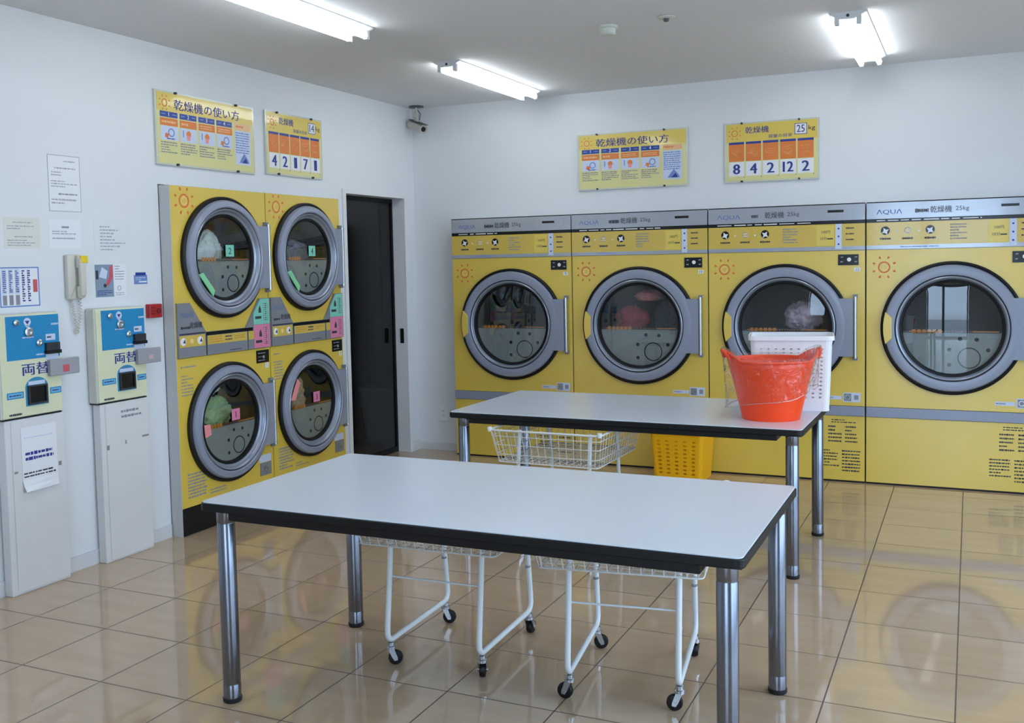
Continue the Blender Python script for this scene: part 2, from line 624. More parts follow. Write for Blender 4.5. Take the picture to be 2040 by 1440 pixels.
# smoked-glass sliding door
d = MB()
E0, E1, EH = DY0 + 0.0045, DY1 - 0.0045, DH - 0.0045
d.box(-0.125, -0.100, E0, E0 + 0.022, 0.005, EH, M_BLK).box(-0.125, -0.100, E1 - 0.016, E1, 0.005, EH, M_BLK)
d.box(-0.125, -0.100, E0 + 0.022, E1 - 0.016, 0.005, 0.04, M_BLK).box(-0.125, -0.100, E0 + 0.022, E1 - 0.016, EH - 0.03, EH, M_BLK)
door = struct(d.build('door_1'))
MB().box(-0.115, -0.109, E0 + 0.022, E1 - 0.016, 0.04, EH - 0.03, M_SMOKE).build('door_pane', door)
MB().cbox(-0.055, -0.022, DY1 - 0.008, DY1 - 0.0042, 0.86, 0.975, M_BLKG, 0.0015).build('latch', door)
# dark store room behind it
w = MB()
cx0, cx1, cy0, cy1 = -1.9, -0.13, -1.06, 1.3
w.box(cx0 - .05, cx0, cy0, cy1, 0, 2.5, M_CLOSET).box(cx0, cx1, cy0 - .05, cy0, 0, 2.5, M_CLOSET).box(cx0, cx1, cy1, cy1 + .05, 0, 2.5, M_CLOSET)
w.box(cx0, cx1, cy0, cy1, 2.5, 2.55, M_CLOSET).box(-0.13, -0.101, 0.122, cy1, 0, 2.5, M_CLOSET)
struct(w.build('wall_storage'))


# ------------------------------------------------------------------ dryer doors and drums
def arc(r, a0, a1, n, cx=0, cz=0):
    return [(cx + r * math.cos(a0 + (a1 - a0) * i / n), cz + r * math.sin(a0 + (a1 - a0) * i / n)) for i in range(n + 1)]


def holed_panel(mb, x0, x1, z0, z1, y, cx, cz, r, m, n=64, t=0.012):
    """front sheet with a round porthole, thickness t going back"""
    angs = [2 * PI * i / n for i in range(n)]
    for px, pz in ((x0, z0), (x1, z0), (x1, z1), (x0, z1)):
        angs.append(math.atan2(pz - cz, px - cx) % (2 * PI))
    angs = sorted(set(angs))
    vs, fs = [], []
    for a in angs:
        ca, sa = math.cos(a), math.sin(a)
        ts = []
        if ca > 1e-9:
            ts.append((x1 - cx) / ca)
        if ca < -1e-9:
            ts.append((x0 - cx) / ca)
        if sa > 1e-9:
            ts.append((z1 - cz) / sa)
        if sa < -1e-9:
            ts.append((z0 - cz) / sa)
        d = min(ts)
        vs += [(cx + r * ca, y, cz + r * sa), (cx + d * ca, y, cz + d * sa), (cx + d * ca, y + t, cz + d * sa), (cx + r * ca, y + t, cz + r * sa)]
    k = len(angs)
    for i in range(k):
        j = (i + 1) % k
        for q in range(4):
            p = (q + 1) % 4
            fs.append((4 * i + q, 4 * j + q, 4 * j + p, 4 * i + p))
    mb.add(vs, fs, m)


def drum(parent, cx, cz, r, depth):
    b = MB()
    prof = [(r - 0.03, 0.013), (r, 0.05), (r, depth - 0.03), (r - 0.05, depth), (0.02, depth + 0.02), (0.0, depth + 0.02)]
    b.lathe(prof, M_DRUM, (cx, 0, cz), n=40)
    for k in range(3):                                   # lifting ribs
        a = PI / 2 + k * 2 * PI / 3
        ca, sa = math.cos(a), math.sin(a)
        p = [(r * 1.0, -0.05), (r - 0.07, -0.012), (r - 0.07, 0.012), (r * 1.0, 0.05)]
        pts = [(cx + q * ca - e * sa, cz + q * sa + e * ca) for q, e in p]
        b.prism(pts, 0.08, depth - 0.05, M_DRUM)
    return b.build('drum', parent, smooth=40)


def dryer_door(parent, cx, cz, R, kind, hx, tag_mat=None, tag_pos=None, digit=None):
    """round door seen from -y; R outer radius, hx = hinge edge to the right of the centre"""
    big = kind == 'big'
    s = R / 0.414
    ri = 0.300 if big else 0.250
    b = MB()
    if big:
        prof = [(R - 0.017, 0.0), (R - 0.020, -0.030), (R - 0.028, -0.040), (0.338, -0.048), (0.331, -0.045), (0.330, -0.036)]
    else:
        prof = [(R - 0.015, 0.0), (R - 0.018, -0.030), (R - 0.026, -0.042), (0.292, -0.048), (0.285, -0.044), (0.284, -0.034)]
    b.lathe(prof, M_GREY, (cx, 0, cz), n=72)
    hh = 0.187
    # hinge bracket
    x_in = 0.30 if big else 0.26
    pts = [(cx + x_in, cz - hh), (cx + hx - 0.03, cz - hh), (cx + hx - 0.022, cz - hh + 0.008), (cx + hx - 0.022, cz + hh - 0.008), (cx + hx - 0.03, cz + hh), (cx + x_in, cz + hh)]
    rr = R - 0.028
    pts = [(cx + x, cz + z) for x, z in
           [(math.sqrt(rr * rr - hh * hh), -hh), (hx - 0.03, -hh), (hx - 0.022, -hh + 0.008), (hx - 0.022, hh - 0.008), (hx - 0.03, hh), (math.sqrt(rr * rr - hh * hh), hh)]]
    ar = arc(rr, math.asin(hh / rr), -math.asin(hh / rr), 16, cx, cz)
    b.prism(pts + ar[1:-1], -0.041, -0.006, M_GREY)
    dr = b.build('door', parent, smooth=35)
    z = MB()
    if big:
        z.lathe([(0.3305, -0.037), (0.324, -0.037)], M_BLK, (cx, 0, cz), n=72)
        z.lathe([(0.324, -0.030), (0.3235, -0.043), (0.319, -0.046), (0.312, -0.043), (0.304, -0.026), (0.300, -0.022)], M_BEZEL, (cx, 0, cz), n=72)
    else:
        z.lathe([(0.2845, -0.035), (0.280, -0.035)], M_BLK, (cx, 0, cz), n=72)
        z.lathe([(0.280, -0.028), (0.2795, -0.040), (0.276, -0.043), (0.268, -0.038), (0.262, -0.024), (0.258, -0.022), (0.250, -0.018), (0.246, -0.008)], M_BEZEL, (cx, 0, cz), n=72)
    z.build('bezel', dr, smooth=35)
    MB().lathe([(R - 0.018, 0.0), (R - 0.018, -0.022), (R - 0.010, -0.026), (R + 0.001, -0.020), (R + 0.002, 0.0)], M_BLK, (cx, 0, cz), n=72).build('gasket', dr, smooth=40)
    h = MB()
    h.tube([(cx + hx - 0.010, -0.030, cz - hh - 0.012), (cx + hx - 0.010, -0.030, cz + hh + 0.012)], 0.0105, M_CHROME, 12)
    for q in (-1, 1):
        h.box(cx + hx - 0.024, cx + hx + 0.004, -0.02, 0.0, cz + q * hh - 0.012 + q * 0.014, cz + q * hh + 0.012 + q * 0.014, M_GREYD)
    h.build('hinge', dr, smooth=40)
    gr = 0.303 if big else 0.248
    gi = gr - 0.018
    MB().lathe([(gr + 0.001, -0.022 if big else -0.010), (gr - 0.003, -0.029 if big else -0.018), (gi + 0.003, -0.026 if big else -0.016), (gi, -0.018 if big else -0.010), (gi, 0.012)], M_BLK, (cx, 0, cz), n=60).build('glass_seal', dr, smooth=30)
    # convex glass
    gp = []
    sag = 0.013 if big else 0.012
    for k in range(9):
        q = k / 8
        gp.append((gi * (1 - q), -0.014 - sag * (1 - (1 - q) ** 2) + (0 if big else 0.006)))
    gl = MB()
    gl.lathe(gp, M_GLASS, (cx, 0, cz), n=60)
    gl.build('glass', dr, smooth=60)
    # grey plate behind the lower half
    zt = -0.030 if big else -0.020
    yp = 0.004
    a0 = math.asin(zt / gi)
    pl_ = MB()
    pl_.prism(arc(gi - 0.001, PI - a0, 2 * PI + a0, 30, cx, cz), yp, yp + 0.012, M_PLATE)
    rx, rz, rr_ = (0.100, -0.185, 0.066) if big else (0.080, -0.150, 0.052)
    pl_.ring(cx + rx, cz + rz, rr_ - 0.007, rr_, yp - 0.0006, M_BLK, 36, 0.0006)
    k = 1.0 if big else 0.80
    for px, pz in ((-.052, .118), (.042, .115), (-.112, .05), (.106, .05), (-.112, -.044)):
        pl_.disc(cx + rx + px * k, cz + rz + pz * k, 0.0125 * k, yp - 0.0006, M_BLK, 16, 0.0006)
    pl_.build('inner_plate', dr)
    st = MB()
    st.box(cx - math.sqrt(gi * gi - zt * zt) * 0.97, cx + math.sqrt(gi * gi - zt * zt) * 0.97, yp - 0.004, yp + 0.012, cz + zt, cz + zt + (0.012 if big else 0.011), M_DKMET)
    st.box(cx - gi * 0.86, cx + gi * 0.93, yp - 0.006, yp - 0.004, cz + zt + 0.006, cz + zt + (0.013 if big else 0.012), M_CAUT)
    rnd = random.Random(int(cx * 1000 + cz * 77))
    x = cx - gi * 0.80
    for q in range(6 if big else 5):                     # bold caution characters, too small to read
        st.plate(x, x + gi * 0.075, cz + zt - 0.002, cz + zt + 0.022, yp - 0.008, M_CAUT, 0.001)
        x += gi * 0.105
    for q in range(9):
        wd = gi * rnd.uniform(0.03, 0.06)
        st.plate(x, x + wd, cz + zt + 0.002, cz + zt + 0.014, yp - 0.008, M_INK, 0.001)
        x += wd + gi * 0.02
    st.build('caution_strip', dr)
    if big:
        ro, re = R - 0.017, 0.345
        aa = 0.26
        pts = arc(ro, PI - aa, PI + aa, 12, cx, cz) + [(cx - re, cz - 0.065), (cx - re, cz + 0.065)]
        MB().prism(pts, -0.050, -0.012, M_YEL).build('pull_recess', dr, bevel=0.002)
    if tag_mat is not None:
        ta, tw, tl, tr = tag_pos                          # angle, width, length, radius
        ca, sa = math.cos(ta), math.sin(ta)
        pts = [(cx + tr * ca + u * (-sa) + v * ca, cz + tr * sa + u * ca + v * sa) for u, v in ((-tl / 2, tw / 2), (tl / 2, tw / 2), (tl / 2 * .8, -tw / 2), (-tl / 2 * .8, -tw / 2))]
        MB().prism(pts, -0.026, -0.0195, tag_mat).build('pull_tab', dr, bevel=0.002)
    if digit:
        dg = MB()
        q = M_MINT if tag_mat == M_MINTG else M_PINK
        dg.plate(cx - 0.012, cx + 0.058, cz + 0.005, cz + 0.072, -0.0285, q, 0.001)
        dg.text(digit, cx + 0.023, cz + 0.020, 0.036, -0.0291, M_INK, bold=0.01)
        dg.build('number_tag', dr)
    return dr


# ------------------------------------------------------------------ four big dryers along the back wall
DYF = -0.111
BIG = [(0.402, 1.374), (1.382, 2.370), (2.378, 3.386), (3.395, 4.392)]
BIGLAB = ['big yellow dryer furthest left on the back wall, empty dark drum, beside bare white wall',
          'big yellow dryer second from the left, with dark and red laundry behind its glass',
          'big yellow dryer behind the red bucket and white basket',
          'big yellow dryer furthest right, bright window reflected in its round glass']
NUMS = ['9', '10', '11', '12']
GB = 'big yellow dryers along the back wall'
for i, (x0, x1) in enumerate(BIG):
    W = x1 - x0
    root = thing('tumble_dryer', BIGLAB[i], 'clothes dryer', (x0, DYF, 0), 0, GB)
    cx, cz = 0.497 * W / 0.99, 1.013
    # carcass
    c = MB()
    D = 0.86
    c.box(0, 0.015, 0.016, D, 0.02, 1.806, M_CAB).box(W - 0.015, W, 0.016, D, 0.02, 1.806, M_CAB)
    c.box(0.015, W - 0.015, 0.016, D, 1.79, 1.806, M_CAB).box(0.015, W - 0.015, D - 0.015, D, 0.02, 1.79, M_CAB).box(0.015, W - 0.015, 0.016, D - 0.015, 0.02, 0.035, M_CAB)
    c.build('cabinet', root)
    f = MB()
    holed_panel(f, 0, W, 0.502, 1.509, 0.0, cx, cz, 0.315, M_YEL)
    fp = f.build('front_panel', root)
    MB().sun(0.105 * W / 0.99, 1.397, 0.071, -0.0006).build('sun_emblem', fp)
    drum(root, cx, cz, 0.36, 0.55)
    f = MB()
    f.box(0, W, 0.0, 0.014, 0.012, 0.434, M_YEL)
    p = f
    p.lines(W * 0.795, W * 0.975, 0.415, 0.385, 2, M_INK, -0.0005, 40 + i, 0.6)
    p.lines(W * 0.775, W * 0.86, 0.375, 0.255, 5, M_INK, -0.0005, 50 + i)
    p.lines(W * 0.88, W * 0.96, 0.375, 0.255, 5, M_INK, -0.0005, 55 + i)
    p.lines(W * 0.72, W * 0.845, 0.215, 0.095, 6, M_INK, -0.0005, 60 + i)
    p.lines(W * 0.86, W * 0.98, 0.215, 0.065, 7, M_INK, -0.0005, 66 + i)
    f.build('lower_panel', root)
    MB().box(0, W, 0.004, 0.016, 0.0, 0.012, M_BLK).build('kick_strip', root)
    MB().prism([(0, 0.436), (W, 0.436), (W, 0.500), (0, 0.500)], -0.010, 0.014, M_GREY).build('trim_band', root, bevel=0.004)
    # control panel
    f = MB()
    f.box(0, W, -0.004, 0.014, 1.511, 1.536, M_SILV)
    f.box(0, W, -0.004, 0.014, 1.536, 1.680, M_YPRINT)
    f.box(0, W, -0.002, 0.014, 1.680, 1.703, M_BLKG)
    f.box(0, W, -0.006, 0.014, 1.703, 1.804, M_SILV)
    MB().box(0, W, -0.005, 0.014, 1.8045, 1.8105, M_BLK).build('top_gap_strip', root)  # black strip paints in the dark, shaded gap above the dryer
    k = W / 0.99
    yy = -0.0066
    t = f
    t.text('乾燥機', 0.372 * k, 1.731, 0.042, yy, M_INK, 'l', 0.122 * k, 0.01)
    t.text('25kg', 0.515 * k, 1.733, 0.034, yy, M_INK, 'l', 0.075 * k)
    t.lines(0.285 * k, 0.362 * k, 1.764, 1.730, 1, M_INK, yy, 5 + i, 1, 0.7)
    t.lines(0.06 * k, 0.66 * k, 1.700, 1.684, 1, M_WGLOSS, -0.0024, 15 + i, 1, 0.4)
    yy = -0.0046
    for q, xx in enumerate((0.112, 0.242, 0.372)):
        if q != 1:
            t.disc(xx * k, 1.628, 0.027, yy, M_BLKG, 24, 0.0003)
            pts = [(xx * k + (0.025 if a % 2 == 0 else 0.011) * math.cos(a * PI / 4 + .5 + q), 1.624 + (0.025 if a % 2 == 0 else 0.011) * math.sin(a * PI / 4 + .5 + q)) for a in range(8)]
            t.prism(pts, yy - 0.0003, yy, M_WGLOSS)
        else:
            t.ring(xx * k, 1.628, 0.016, 0.019, yy, M_INKG, 20, 0.0003)
            t.lines(xx * k - 0.012, xx * k + 0.02, 1.64, 1.61, 2, M_WGLOSS, yy - .0003, 3, 1, 0.4)
        t.lines((xx - 0.032) * k, (xx + 0.032) * k, 1.588, 1.566, 1, M_INK, yy, 70 + q, 1, 0.6)
        if q < 2:
            t.disc((xx + 0.066) * k, 1.622, 0.007, yy, M_WGLOSS, 4, 0.0003)
    t.lines(0.485 * k, 0.585 * k, 1.664, 1.560, 6, M_INKG, yy, 80 + i)
    t.lines(0.20 * k, 0.42 * k, 1.531, 1.518, 1, M_MIDB, yy, 90 + i, 1, 0.5)
    cp = f.build('control_panel', root)
    t = MB()
    t.text('ΛQUΛ', 0.060 * k, 1.727, 0.034, -0.0066, M_LOGO, 'l', 0.150 * k, 0.012)
    t.build('logo_lettering', cp)
    t = MB()
    t.plate(0.695 * k, 0.805 * k, 1.540, 1.672, yy, M_SYEL, 0.0005)
    t.text('100円', 0.755 * k, 1.620, 0.020, yy - 0.0005, M_INK)
    t.text('10分', 0.740 * k, 1.578, 0.022, yy - 0.0005, M_INK)
    t.plate(0.762 * k, 0.798 * k, 1.582, 1.590, yy - 0.0004, M_INK, 0.0003)
    t.plate(0.812 * k, 0.850 * k, 1.520, 1.680, yy - 0.0002, M_PALEB, 0.0005)
    for zz in (1.65, 1.60, 1.55):
        t.disc(0.831 * k, zz, 0.006, yy - 0.0006, M_INKB, 10, 0.0003)
    t.lines(0.875 * k, 0.925 * k, 1.67, 1.56, 3, M_INK, yy, 95 + i, 1, 0.25)
    t.build('price_label', cp)
    t = MB()
    t.plate(0.72 * k, 0.94 * k, 1.715, 1.795, -0.0072, M_SILV, 0.001)
    t.plate(0.765 * k, 0.862 * k, 1.754, 1.770, -0.008, M_BLKG, 0.001)
    t.build('coin_slot', cp)
    # display and number
    t = MB()
    t.box(0.828 * k, 0.952 * k, -0.004, 0.0, 1.414, 1.483, M_BLKG)
    t.disc(0.895 * k, 1.450, 0.013, -0.0046, M_WGLOSS, 16, 0.0005)
    for xx, zz in ((0.852, 1.466), (0.850, 1.436), (0.936, 1.466), (0.936, 1.436)):
        t.plate((xx - .008) * k, (xx + .008) * k, zz - .004, zz + .004, -0.0044, M_INKG, 0.0003)
    t.build('display', root)
    t = MB()
    t.plate(0.925 * k, 0.962 * k, 1.372, 1.398, -0.0006, M_WHT, 0.0005)
    t.text(NUMS[i], 0.9435 * k, 1.376, 0.018, -0.0009, M_INK)
    t.build('number_sticker', root)
    t = MB()
    t.plate(0.740 * k, 0.850 * k, 0.541, 0.565, -0.0006, M_PALEB, 0.0005)
    t.lines(0.748 * k, 0.84 * k, 0.562, 0.544, 1, M_INKG, -0.0009, 7, 1, 0.6)
    t.plate(0.858 * k, 0.965 * k, 0.527, 0.588, -0.0010, M_PALEB, 0.0008)
    t.ring(0.887 * k, 0.558, 0.012, 0.018, -0.006, M_CHROME, 18, 0.005)
    t.box(0.866 * k, 0.908 * k, -0.004, -0.001, 0.535, 0.581, M_GREYD)
    t.plate(0.925 * k, 0.952 * k, 0.543, 0.573, -0.0014, M_INKG, 0.0003)
    t.build('coin_lock', root)
    dryer_door(root, cx, cz, 0.414, 'big', 0.455)

# ------------------------------------------------------------------ two stacked dryers on the left wall
SX = 0.0775
STK = [(-2.716, -1.919), (-1.915, -1.133)]
STLAB = ['left one of the two stacked yellow dryers, green laundry in its lower drum',
         'right one of the two stacked yellow dryers, next to the dark glass door']
for i, (y0, y1) in enumerate(STK):
    W = y1 - y0
    root = thing('stacked_dryer', STLAB[i], 'clothes dryer', (SX, y0, 0), PI / 2, 'stacked yellow dryers on the left wall')
    k = W / 0.79
    c = MB()
    D = 0.74
    c.box(0.0035, 0.012, 0.006, D, 0.015, 1.93, M_CAB).box(W - 0.012, W, 0.006, D, 0.015, 1.93, M_CAB)
    c.box(0.012, W - 0.012, 0.006, D, 1.915, 1.93, M_CAB).box(0.012, W - 0.012, D - 0.012, D, 0.015, 1.915, M_CAB)
    c.box(0.012, W - 0.012, 0.02, D - 0.012, 0.985, 1.0, M_CAB)
    c.build('cabinet', root)
    MB().box(0.002, W, -0.001, 0.014, 0.004, 0.152, M_BLK).build('plinth', root)
    ccx, cu, cl, RR = 0.405 * k, 1.536, 0.583, 0.347
    f = MB()
    holed_panel(f, 0.0012, W - 0.002, 0.985, 1.928, 0.0, ccx, cu, 0.262, M_YEL)
    up = f.build('upper_panel', root)
    MB().sun(0.105 * k, 1.848, 0.075, -0.0006).build('sun_emblem', up)
    f = MB()
    holed_panel(f, 0.0012, W - 0.002, 0.156, 0.983, 0.0, ccx, cl, 0.262, M_YEL)
    p = f
    p.lines(0.03, 0.17 * k, 0.945, 0.925, 1, M_INKG, -0.0004, 3 + i, 0.8)
    p.lines(0.03, 0.125 * k, 0.895, 0.77, 7, M_INKG, -0.0004, 4 + i)
    p.lines(0.05, 0.20 * k, 0.345, 0.20, 8, M_INKG, -0.0004, 5 + i, 0.85, 0.6)
    p.lines(0.22 * k, 0.36 * k, 0.225, 0.19, 2, M_INKG, -0.0004, 6 + i)
    f.build('lower_panel', root)
    drum(root, ccx, cu, 0.32, 0.5)
    drum(root, ccx, cl, 0.32, 0.5)
    # control band between the doors
    f = MB()
    f.prism([(0.008, 0.988), (W - 0.004, 0.988), (W - 0.004, 1.288), (0.69 * k, 1.288), (0.565 * k, 1.120), (0.225 * k, 1.120), (0.105 * k, 1.288), (0.008, 1.288)], -0.012, -0.0005, M_GREYD)
    t = f
    y = -0.0126
    t.plate(0.23 * k, 0.625 * k, 1.098, 1.118, y - .0002, M_BLKG, 0.0005)
    t.plate(0.222 * k, 0.229 * k, 0.988, 1.118, y - .0003, M_BLK, 0.0005)
    t.plate(0.575 * k, 0.579 * k, 0.988, 1.098, y - .0003, M_BLK, 0.0005)
    t.plate(0.016 * k, 0.218 * k, 1.112, 1.121, y, M_INK, 0.0004)
    t.plate(0.016 * k, 0.215 * k, 1.045, 1.108, y, M_YPRINT, 0.0004)
    for xx in (0.045, 0.175):
        t.disc(xx * k, 1.076, 0.022, y - .0004, M_WGLOSS, 16, 0.0003)
        t.prism([(xx * k - .004, 1.07), (xx * k + .018, 1.066), (xx * k + .012, 1.09)], y - .0007, y - .0004, M_INK)
    t.disc(0.11 * k, 1.076, 0.014, y - .0004, M_SUNW, 14, 0.0003)
    t.plate(0.236 * k, 0.57 * k, 1.046, 1.096, y, M_YPRINT, 0.0004)
    t.plate(0.584 * k, 0.632 * k, 1.046, 1.096, y, M_YPRINT, 0.0004)
    t.lines(0.25 * k, 0.36 * k, 1.092, 1.052, 3, M_CAUT, y - .0004, 8 + i, .9, .35)
    t.lines(0.38 * k, 0.44 * k, 1.090, 1.055, 2, M_INK, y - .0004, 9 + i, .9, .5)
    t.lines(0.46 * k, 0.55 * k, 1.085, 1.06, 2, M_CAUT, y - .0004, 10 + i, .9, .35)
    t.lines(0.42 * k, 0.52 * k, 1.005, 0.995, 1, M_INK, y - .0004, 12 + i, 1, .5)
    t.lines(0.03 * k, 0.14 * k, 1.163, 1.14, 1, M_INK, y - .0004, 13 + i, .5, .6)
    t.text('乾燥機', 0.10 * k, 1.147, 0.034, y - .0004, M_INK, 'l', 0.095 * k, 0.012)
    cp = f.build('control_panel', root)
    t = MB()
    t.text('ΛQUΛ', 0.030 * k, 1.206, 0.030, y - .0004, M_LOGO, 'l', 0.10 * k, 0.012)
    t.build('logo_lettering', cp)
    # coin labels
    t = MB()
    t.prism([(0.632 * k, 1.132), (W - 0.010, 1.132), (W - 0.010, 1.284), (0.700 * k, 1.284), (0.632 * k, 1.200)], y - .001, y, M_MINT)
    u = MB()
    u.prism([(0.632 * k, 0.990), (W - 0.010, 0.990), (W - 0.010, 1.130), (0.632 * k, 1.130)], y - .001, y, M_PINK)
    for mb_, zc in ((t, 1.205), (u, 1.060)):
        xx = 0.692 * k
        yq = y - .0014
        mb_.prism([(xx - .012, zc - .004), (xx + .012, zc - .004), (xx + .012, zc + .016), (xx, zc + .042), (xx - .012, zc + .016)], yq, y - .001, M_INK)
        mb_.plate(xx - .045, xx + .012, zc - .040, zc - .024, yq, M_INK, 0.0004)
        for q in range(3):
            mb_.lines((0.722 + q * .018) * k, (0.732 + q * .018) * k, zc + .055, zc - .055, 9, M_INK if q == 1 else M_INKG, yq, 20 + q, 1, .6)
    t.build('mint_label', cp)
    u.build('pink_label', cp)
    t = MB()
    t.box(0.66 * k, 0.775 * k, -0.004, 0.0, 0.895, 0.972, M_BLKG)
    t.disc(0.725 * k, 0.930, 0.010, -0.0046, M_INKG, 12, 0.0005)
    t.lines(0.675 * k, 0.76 * k, 0.965, 0.90, 3, M_INKG, -0.0044, 5, 0.4, 0.25)
    t.build('display', root)
    t = MB()
    t.plate(0.742 * k, 0.772 * k, 0.860, 0.892, -0.0006, M_WHT, 0.0005)
    t.text(('1', '3')[i], 0.757 * k, 0.866, 0.020, -0.0009, M_INK)
    t.build('number_sticker', root)
    t = MB()
    t.plate(0.655 * k, 0.765 * k, 0.285, 0.33, -0.0008, M_PALEB, 0.0006)
    t.box(0.66 * k, 0.76 * k, -0.006, 0.0, 0.205, 0.282, M_GREYD)
    t.ring(0.71 * k, 0.243, 0.014, 0.021, -0.011, M_CHROME, 18, 0.005)
    t.build('coin_lock', root)
    dryer_door(root, ccx, cu, RR, 'small', 0.382 * k, M_MINTG, (PI + 0.72, 0.034, 0.17, 0.222), ('2', '4')[i])
    dryer_door(root, ccx, cl, RR, 'small', 0.382 * k, M_SALM, ((PI + 0.10, 0.050, 0.075, 0.212), (PI - 0.5, 0.040, 0.15, 0.215))[i], ('1', '3')[i])
    if i == 0:
        MB().box(-0.002, 0.001, 0.0005, 0.074, 0.0, 1.93, M_CAB).build('side_panel', root)


# ------------------------------------------------------------------ laundry
def clothes(name, label, loc, size, m, seed, m2=None, fold=0.40):
    bm = bmesh.new()
    bmesh.ops.create_icosphere(bm, subdivisions=5, radius=1.0)
    rnd = random.Random(seed)
    off = Vector((rnd.uniform(0, 50), rnd.uniform(0, 50), rnd.uniform(0, 50)))
    for v in bm.verts:
        n = v.co.normalized()
        q = n * 1.5 + off
        warp = Vector((noise.noise(q * 1.3 + Vector((9, 0, 0))), noise.noise(q * 1.3 + Vector((0, 9, 0))), noise.noise(q * 1.3 + Vector((0, 0, 9)))))
        w1 = noise.noise(q * 1.2)
        w2 = 1 - abs(noise.noise((q + warp * 1.4) * 1.3)) * 2.4
        w3 = 1 - abs(noise.noise((q * Vector((0.7, 0.7, 1.8)) + warp * 1.8) * 1.9)) * 2.2
        r = 0.88 + fold * (0.70 * w1 + 0.34 * w2 + 0.12 * w3)
        v.co = Vector((n.x * r * size[0], n.y * r * size[1], max(-0.75, n.z * r) * size[2]))
    me = bpy.data.meshes.new(name)
    bm.to_mesh(me)
    bm.free()
    me.materials.append(m)
    me.polygons.foreach_set('use_smooth', [True] * len(me.polygons))
    o = bpy.data.objects.new(name, me)
    COL.objects.link(o)
    o.location = loc
    tag(o, label, 'laundry', 'laundry inside the dryers')
    return o


def cloth_mat(name, rgb):
    return mat(name, rgb, 0.9, bump=0.25, bscale=90, vary=0.10, vscale=9)


C_WHITE = cloth_mat('cloth_white', (216, 224, 222))
C_GREEN = cloth_mat('cloth_green', (150, 182, 132))
C_BEIGE = cloth_mat('cloth_beige', (192, 160, 124))
C_PINK = cloth_mat('cloth_pink', (214, 140, 140))
C_GREY = cloth_mat('cloth_grey', (104, 106, 116))
C_NAVY = cloth_mat('cloth_navy', (46, 50, 66))
C_RED = cloth_mat('cloth_red', (150, 44, 56))
C_LILAC = cloth_mat('cloth_lilac', (190, 172, 186))
yL, yR = -2.716 + 0.409, -1.915 + 0.401
zu, zl = 1.536, 0.583
clothes('white_sheet', 'white sheet filling the upper drum of the left stacked dryer', (SX - 0.118, yL - 0.055, zu + 0.015), (0.068, 0.155, 0.165), C_WHITE, 3)
clothes('dark_towel', 'grey towel bundle in the upper drum of the right stacked dryer', (SX - 0.125, yR + 0.01, zu - 0.01), (0.072, 0.17, 0.12), C_GREY, 8)
clothes('green_towel', 'green towel heap in the lower drum of the left stacked dryer', (SX - 0.118, yL - 0.030, zl + 0.030), (0.068, 0.160, 0.115), C_GREEN, 5)
clothes('white_shirt', 'small white cloth on top of the green towel heap', (SX - 0.118, yL - 0.050, zl + 0.185), (0.05, 0.085, 0.035), C_WHITE, 15)
clothes('beige_towel', 'beige towel in the lower drum of the right stacked dryer', (SX - 0.118, yR - 0.050, zl + 0.055), (0.068, 0.105, 0.120), C_BEIGE, 12)
clothes('red_garment', 'dark red garment heap in the second big dryer from the left', (1.775, DYF + 0.16, 1.045), (0.12, 0.10, 0.10), C_RED, 21)
clothes('navy_garment', 'navy garment on the right of the red one in the second big dryer', (2.035, DYF + 0.19, 1.05), (0.10, 0.10, 0.13), C_NAVY, 23)
clothes('pink_garment', 'faded pink garment high in the drum of the second big dryer', (1.900, DYF + 0.17, 1.215), (0.10, 0.07, 0.045), C_PINK, 25)
clothes('lilac_garment', 'pale lilac garment in the big dryer behind the red bucket', (2.98, DYF + 0.17, 1.065), (0.12, 0.11, 0.11), C_LILAC, 27)


# ------------------------------------------------------------------ signs above the machines
def pins(xx, zz, r):
    MB().lathe([(0.0, -0.014), (0.007, -0.014), (0.007, 0.0)], M_DKMET, (xx, -0.0065, zz), n=12).build('fixing_pin', r, smooth=40)


